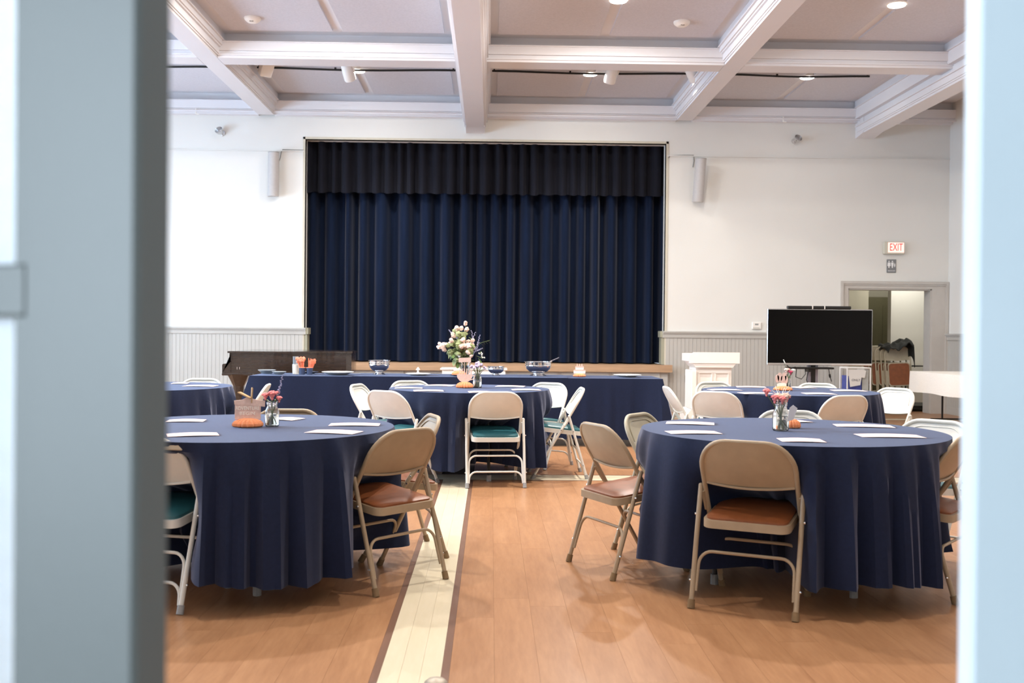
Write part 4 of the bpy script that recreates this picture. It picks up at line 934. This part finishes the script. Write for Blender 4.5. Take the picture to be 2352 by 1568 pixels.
# ------------------------------------------------------------------ piano
px0 = aty(527, 806, 13.0); px1 = aty(803, 806, 13.3)
t = thing('grand_piano', 'dark brown grand piano with closed lid behind the left end of the buffet', 'piano', (px0.x, 13.0, 0))
Lp = px1.x-px0.x
def side(u): # near side curve y(u), u 0..1
    return 0 if u < .35 else .42*(1-math.cos(min(1, (u-.35)/.5)*pi))/2
outl = [(Lp*u, side(u)) for u in [i/24 for i in range(24)]]+[(Lp, .48), (Lp+.01, .7), (Lp-.02, 1.1), (Lp-.15, 1.38), (Lp-.4, 1.45), (0, 1.45)]
ztop = aty(660, 807, 13.05).z
MB().prism(outl, ztop-.29, ztop-.025).build('rim', m_piano, t, True)
lid = [(x+(-.02 if x < .01 else 0)+(.015 if x > Lp*.9 else 0), y-.02 if y < 1 else y+.02) for x, y in outl]
MB().prism(lid, ztop-.025, ztop).build('lid', m_piano, t, True)
prof = [(0.02, ztop-.30), (.02, ztop-.03), (.03, ztop-.07), (.035, ztop-.12), (.0, ztop-.155), (-.08, ztop-.165), (-.09, ztop-.18), (-.09, ztop-.285), (-.06, ztop-.30)]
for y0, y1 in ((-.01, .05), (1.40, 1.46)): MB().prism(prof, y0, y1, 'y').build('cheek', m_piano, t)
MB().box(-.08, .12, .05, 1.4, ztop-.30, ztop-.20).build('key_bed', m_piano, t)
MB().box(-.075, .05, .08, 1.37, ztop-.20, ztop-.185).build('white_keys', m_china, t)
MB().cbox(-.095, .30, -.015, .06, ztop-.315, ztop-.285, .006).build('moulding', m_piano, t)
b = MB(); [b.box(.10+q, .108+q, -.016, -.01, ztop-.235, ztop-.205) for q in (0, .03)]; b.build('hinge', m_chrome, t)
zl = ztop-.30
for (x, y) in ((.10, .10), (.10, 1.35), (Lp-.35, 1.0)):
    lg = MB().lathe([(.045, .06), (.05, .10), (.06, .3), (.075, zl-.15), (.12, zl-.06), (.15, zl)], 8).build('leg', m_piano, t); lg.location = (x, y, 0); lg.rotation_euler = (0,0,pi/8)
    MB().sphere((0,0,.03), .03, 10, 6).build('caster', m_chrome, lg, True)
b = MB().box(.5, .56, .66, .70, .15, zl).box(.5, .56, .82, .86, .15, zl).box(.46, .6, .62, .9, .1, .16); b.build('pedal_lyre', m_piano, t)

# ------------------------------------------------------------------ lectern
y0 = 12.6; a = aty(1583, 832, y0); b_ = aty(1699, 832, y0); w = b_.x-a.x; top = aty(1640, 809, y0).z; low = aty(1640, 832, y0).z
t = thing('lectern', 'white panelled wooden lectern with a slanted top in front of the beadboard wall', 'lectern', ((a.x+b_.x)/2, y0, 0))
h = w/2
MB().prism([(-h, low-.012), (h, low-.012), (h, top), (-h+.06, top), (-h, top-.04)], -.004, .03, 'y').build('book_rest', m_wpaint, t)
MB().prism([(.028, low+.01), (.5, low+.01), (.5, top-.02), (.028, top-.02)], -h+.002, h-.002, 'x').build('desk', m_wpaint, t)
MB().prism([(-h+.03, low+.004), (h-.03, low+.004), (h-.085, low-.065), (-h+.085, low-.065)], .008, .48, 'y').build('cornice', m_wpaint, t)
MB().cbox(-h+.09, h-.09, .05, .45, .08, low-.05, .004).build('body', m_wpaint, t)
for s in (-1, 1):
    x0, x1 = (-h+.14, -.03) if s < 0 else (.03, h-.14)
    for z0, z1 in ((.16, .40), (.46, low-.14)):
        q = MB()
        for r_ in ((x0, x1, z1, z1+.014), (x0, x1, z0-.014, z0), (x0-.014, x0, z0-.014, z1+.014), (x1, x1+.014, z0-.014, z1+.014)): q.box(r_[0], r_[1], .036, .05, r_[2], r_[3])
        q.build('raised_panel', m_wpaint, t)
MB().cbox(-h+.03, -h+.10, .0, .42, .30, low-.10, .01).build('side_column', m_wpaint, t)
MB().prism([(-h-.02, 0), (h-.02, 0), (h-.02, .24), (h-.07, .30), (-h+.03, .30), (-h-.02, .24)], -.02, .5, 'y').build('plinth', m_wpaint, t)

# ------------------------------------------------------------------ television on stand
y0 = 13.8; A = aty(1763, 710, y0); Bq = aty(2003, 838, y0); w = Bq.x-A.x; cx = (A.x+Bq.x)/2; zt = (aty(1763, 709, y0).z+aty(2003, 710, y0).z)/2; zb = (aty(1763, 836, y0).z+aty(2003, 842, y0).z)/2
t = thing('television', 'large black flat television with silver edge on a black pole stand', 'television', (cx, y0, 0)); t.rotation_euler = (0, math.radians(.0), 0)
MB().cbox(-w/2, w/2, 0, .05, zb, zt, .006).build('cabinet', m_chrome, t)
MB().box(-w/2+.008, w/2-.008, -.002, .006, zb+.03, zt-.012).build('screen', m_screen, t)
MB().box(-.14, -.0, .06, .12, .06, zb).build('stand_pole', mat('grey pole', s2l(150, 148, 160), .4, .5), t)
MB().box(-.10, -.04, .05, .065, .06, zb).build('pole_insert', m_black, t)
MB().cbox(-.40, .18, -.08, .25, zb-.05, zb-.025, .006).build('shelf', m_blackm, t)
MB().box(-.17, -.13, -.05, .1, zb-.09, zb-.05).build('shelf_bracket', m_black, t)
MB().prism([(-.45, -.25), (.3, -.25), (.3, .35), (-.45, .35)], 0, .06).build('stand_base', m_black, t)
for pts, nm in (([(-.32, -.0, zb-.05), (-.34, -.03, zb-.16), (-.26, -.03, zb-.19), (-.2, -.02, zb-.12), (-.2, 0, zb-.05)], 'cable'), ([(-.16, -.03, zb-.06), (-.19, -.03, zb-.2), (-.15, -.03, zb-.3), (-.11, 0, zb-.32)], 'cable'), ([(-.46, .0, zb), (-.4, -.02, zb-.05), (-.34, -.02, zb-.02)], 'cable'), ([(.12, -.03, zb-.05), (.13, -.03, zb-.13), (.16, -.03, zb-.22)], 'cable')):
    MB().tube(pts, .006, 6).build(nm, m_black, t, True)
MB().tube([(.13, -.03, zb-.12), (.14, -.03, zb-.165)], .014, 6).build('adapter', m_black, t)
z = zt; xl = aty(1809, 705, y0).x-cx; xr = aty(1955, 707, y0).x-cx
t2 = thing('sound_bar', 'long black sound bar tied on top of the television', 'speaker', (cx, y0, z))
MB().cbox(xl, xr, -.01, .06, 0, .042, .008).build('bar', m_black, t2)
for q in (.39, .58): MB().box(xl+(xr-xl)*q-.006, xl+(xr-xl)*q+.006, -.013, .063, -.0, .046).build('strap', m_wpaint, t2)

# ------------------------------------------------------------------ recycling bin by the doorway
y0 = 15.3; a = aty(1945, 848, y0); b_ = aty(2001, 848, y0)
t = thing('recycling_bin', 'clear bag frame bin with a blue bag and white paper sign by the doorway', 'bin', ((a.x+b_.x)/2, y0, 0)); h = (b_.x-a.x)/2; zt = a.z
b = MB()
for x in (-h+.01, h-.01):
    for y in (0, .32): b.tube([(x, y, 0), (x, y, zt+.02)], .012, 6)
b.tube([(-h+.01, 0, zt+.02), (h-.01, 0, zt+.02), (h-.01, .32, zt+.02), (-h+.01, .32, zt+.02)], .012, 6, True, True); b.build('frame', m_wpaint, t)
MB().prism([(-h+.03, .03), (h-.14, .02), (h-.12, .3), (-h+.03, .3)], .04, zt-.1).build('blue_bag', mat('blue plastic', s2l(70, 84, 168), .35, var=.25, scale=14, bump=.4, bscale=20), t)
MB().prism([(h-.13, .02), (h-.03, .02), (h-.03, .3), (h-.11, .3)], .04, zt).build('clear_bag', mat('clear plastic', s2l(206, 208, 204), .3, var=.1, scale=12, alpha=.8, bump=.4, bscale=20), t)
MB().prism([(-h+.02, zt-.10), (h-.1, zt-.13), (h-.08, zt-.02), (h-.12, zt+.0), (-h+.02, zt)], -.006, .0, 'y').build('upper_sheet', m_wpaint, t)
sg = MB().prism([(-h+.05, zt-.27), (h-.17, zt-.24), (h-.15, zt-.11), (-h+.03, zt-.10)], -.012, -.007, 'y').build('paper_sign', m_wpaint, t)
text('ONLY', .05, mat('grey ink', s2l(110, 110, 116), .7), t, (-.05, -.0135, zt-.165), xs=1.0); text('CANS', .03, mat('grey ink', (0,0,0)), t, (-.07, -.0075, zt-.04)) if False else None

# ------------------------------------------------------------------ folded chairs on a cart, black cloth
def folded(name, label, seat_m, fm):
    t = thing(name, label, 'chair', (0,0,0), 0, 'folded chairs leaning in the doorway'); hw = .205; H = .98
    pts = [(-hw, 0, 0), (-hw, 0, .5), (-hw, 0, H-.13)]+[(-hw+.13*(1-math.cos(q)), 0, H-.13+.13*math.sin(q)) for q in [pi/2*i/6 for i in range(1, 7)]]
    pts += [(-x, y, z) for x, y, z in reversed(pts)]
    MB().tube(pts, .0125, 8).build('back_frame', fm, t, True)
    b = MB().prism([(x, z) for x, y, z in pts[2:-2]]+[(hw-.005, H-.225), (0, H-.24), (-hw+.005, H-.225)], -.006, .0, 'y'); b.build('backrest', fm, t)
    MB().prism(rrect(-.18, .18, H-.66, H-.27, .05), -.035, -.008, 'y').build('seat_pan', fm, t, True)
    MB().prism(rrect(-.165, .165, H-.645, H-.285, .045), -.045, -.034, 'y').build('seat_cushion', seat_m, t, True)
    for s in (-1, 1): MB().tube([(s*.19, -.02, .02), (s*.19, -.02, H-.4)], .0115, 8).build('leg', fm, t, True)
    for z in (.22, .12): MB().tube([(-.19, -.02, z), (.19, -.02, z)], .009, 6).build('stretcher', fm, t, True)
    return t
fc = folded('folded_chair', 'x', m_brown, m_gtan)
lbs = ['foremost brown-seated folded chair leaning below the black cloth in the doorway', 'second folded chair of the leaning stack in the doorway', 'third folded chair of the leaning stack in the doorway', 'fourth folded chair of the leaning stack in the doorway', 'rearmost folded chair of the leaning stack in the doorway']
bx = aty(2062, 880, 16.75).x
for i in range(5):
    o = fc if i == 0 else copy_tree(fc); o.location = (bx-.03*i-.012*i*i, 16.62+.075*i, .10); o.rotation_euler = (math.radians(-6), math.radians(-2.5), math.radians(-6)); o['label'] = lbs[i]
t = thing('chair_cart', 'low black chair cart with a bent tube handle in the corridor', 'cart', (bx+.1, 16.75, 0))
MB().box(-.5, .75, -.25, .6, .05, .10).build('deck', m_blackm, t)
for x in (-.4, .6):
    for y in (-.15, .5): MB().tube([(x-.015, y, .03), (x+.015, y, .03)], .03, 12).build('wheel', m_black, t, True)
MB().tube([(.22, .45, .10), (.22, .45, .62), (.25, .45, .70), (.33, .45, .74), (.75, .45, .74), (.75, .45, .1)], .014, 8).build('handle', m_blackm, t, True)
b = MB(); vs, fs = [], []; nx, ny = 18, 12; rb = random.Random(5)
for j in range(ny+1):
    for i in range(nx+1):
        u, v = i/nx, j/ny; x = -.27+.50*u+.015*math.sin(11*v); y = -.16+.5*v
        z = 1.10+.035*u+.10*math.exp(-((u-.80)/.2)**2)*(1-.5*v)+.02*math.sin(13*u+5*v)+.014*math.sin(29*u-9*v)+rb.uniform(-.006, .006)
        if v < .3: z -= (.3-v)*(.22+.35*max(0, u-.75)/.25)
        if u > .9: z -= (u-.9)/.1*.26; x -= (u-.9)*.4
        if u < .1: z -= (.1-u)/.1*.06
        vs.append((x, y, z))
for j in range(ny):
    for i in range(nx): a = j*(nx+1)+i; fs.append((a, a+1, a+nx+2, a+nx+1))
o = b.add(vs, fs).build('black_cloth', mat('black fabric', s2l(26, 28, 26), .85, var=.35, scale=14), None, True, (bx-.02, 16.63, 0)); md = o.modifiers.new('thick', 'SOLIDIFY'); md.thickness = .012
tag(o, 'crumpled black cloth draped on top of the folded chairs', 'cloth')

# ------------------------------------------------------------------ white table by the right wall
QX0, QX1, QY0, QY1 = 6.04, 6.78, 12.3, 14.3
t = thing('side_table', 'folding table with black legs under a white cloth along the right wall', 'table', (QX0, QY0, 0)); LW, LD = QX1-QX0, QY1-QY0
MB().cbox(.02, LW-.02, .02, LD-.02, .715, .748, .006).build('tabletop', mat('table laminate', (0,0,0)), t)
for y in (.4, LD-.45):
    lg = MB().tube([(.27, y, .715), (.27, y, .10)], .014, 8).build('leg', m_blackm, t, True)
    MB().tube([(.06, y, .0), (.065, y, .06), (.11, y, .10), (LW-.11, y, .10), (LW-.065, y, .06), (LW-.06, y, 0)], .012, 8).build('foot_bar', m_blackm, lg, True)
pts = [(QX0+LW*k/18, QY0) for k in range(18)]+[(QX1, QY0+LD*k/40) for k in range(40)]+[(QX1-LW*k/18, QY1) for k in range(18)]+[(QX0, QY1-LD*k/40) for k in range(40)]
o = drape(pts, TZ_T, .47, 77, .008, .008, 12, (), None, 8).build('tablecloth', mat('white lace cloth', s2l(240, 236, 228), .85, var=.04, scale=60, bump=.15, bscale=300), None, True); tag(o, 'white cloth with a jagged hem on the table by the right wall', 'tablecloth')
# grey cap at the bottom edge of the frame
p = atz(1001, 1580, 0); t = thing('floor_stop', 'small grey rounded floor stop on the cream stripe at the bottom edge', 'door stop', (p.x, p.y, 0))
MB().lathe([(.045, 0), (.045, .008), (.04, .022), (.028, .032), (0, .036)], 24).build('dome', mat('grey cast metal', s2l(170, 160, 146), .5, .4, var=.1), t, True); MB().lathe([(.05, 0), (.05, .004), (.04, .006)], 24).build('flange', m_chrome, t, True)
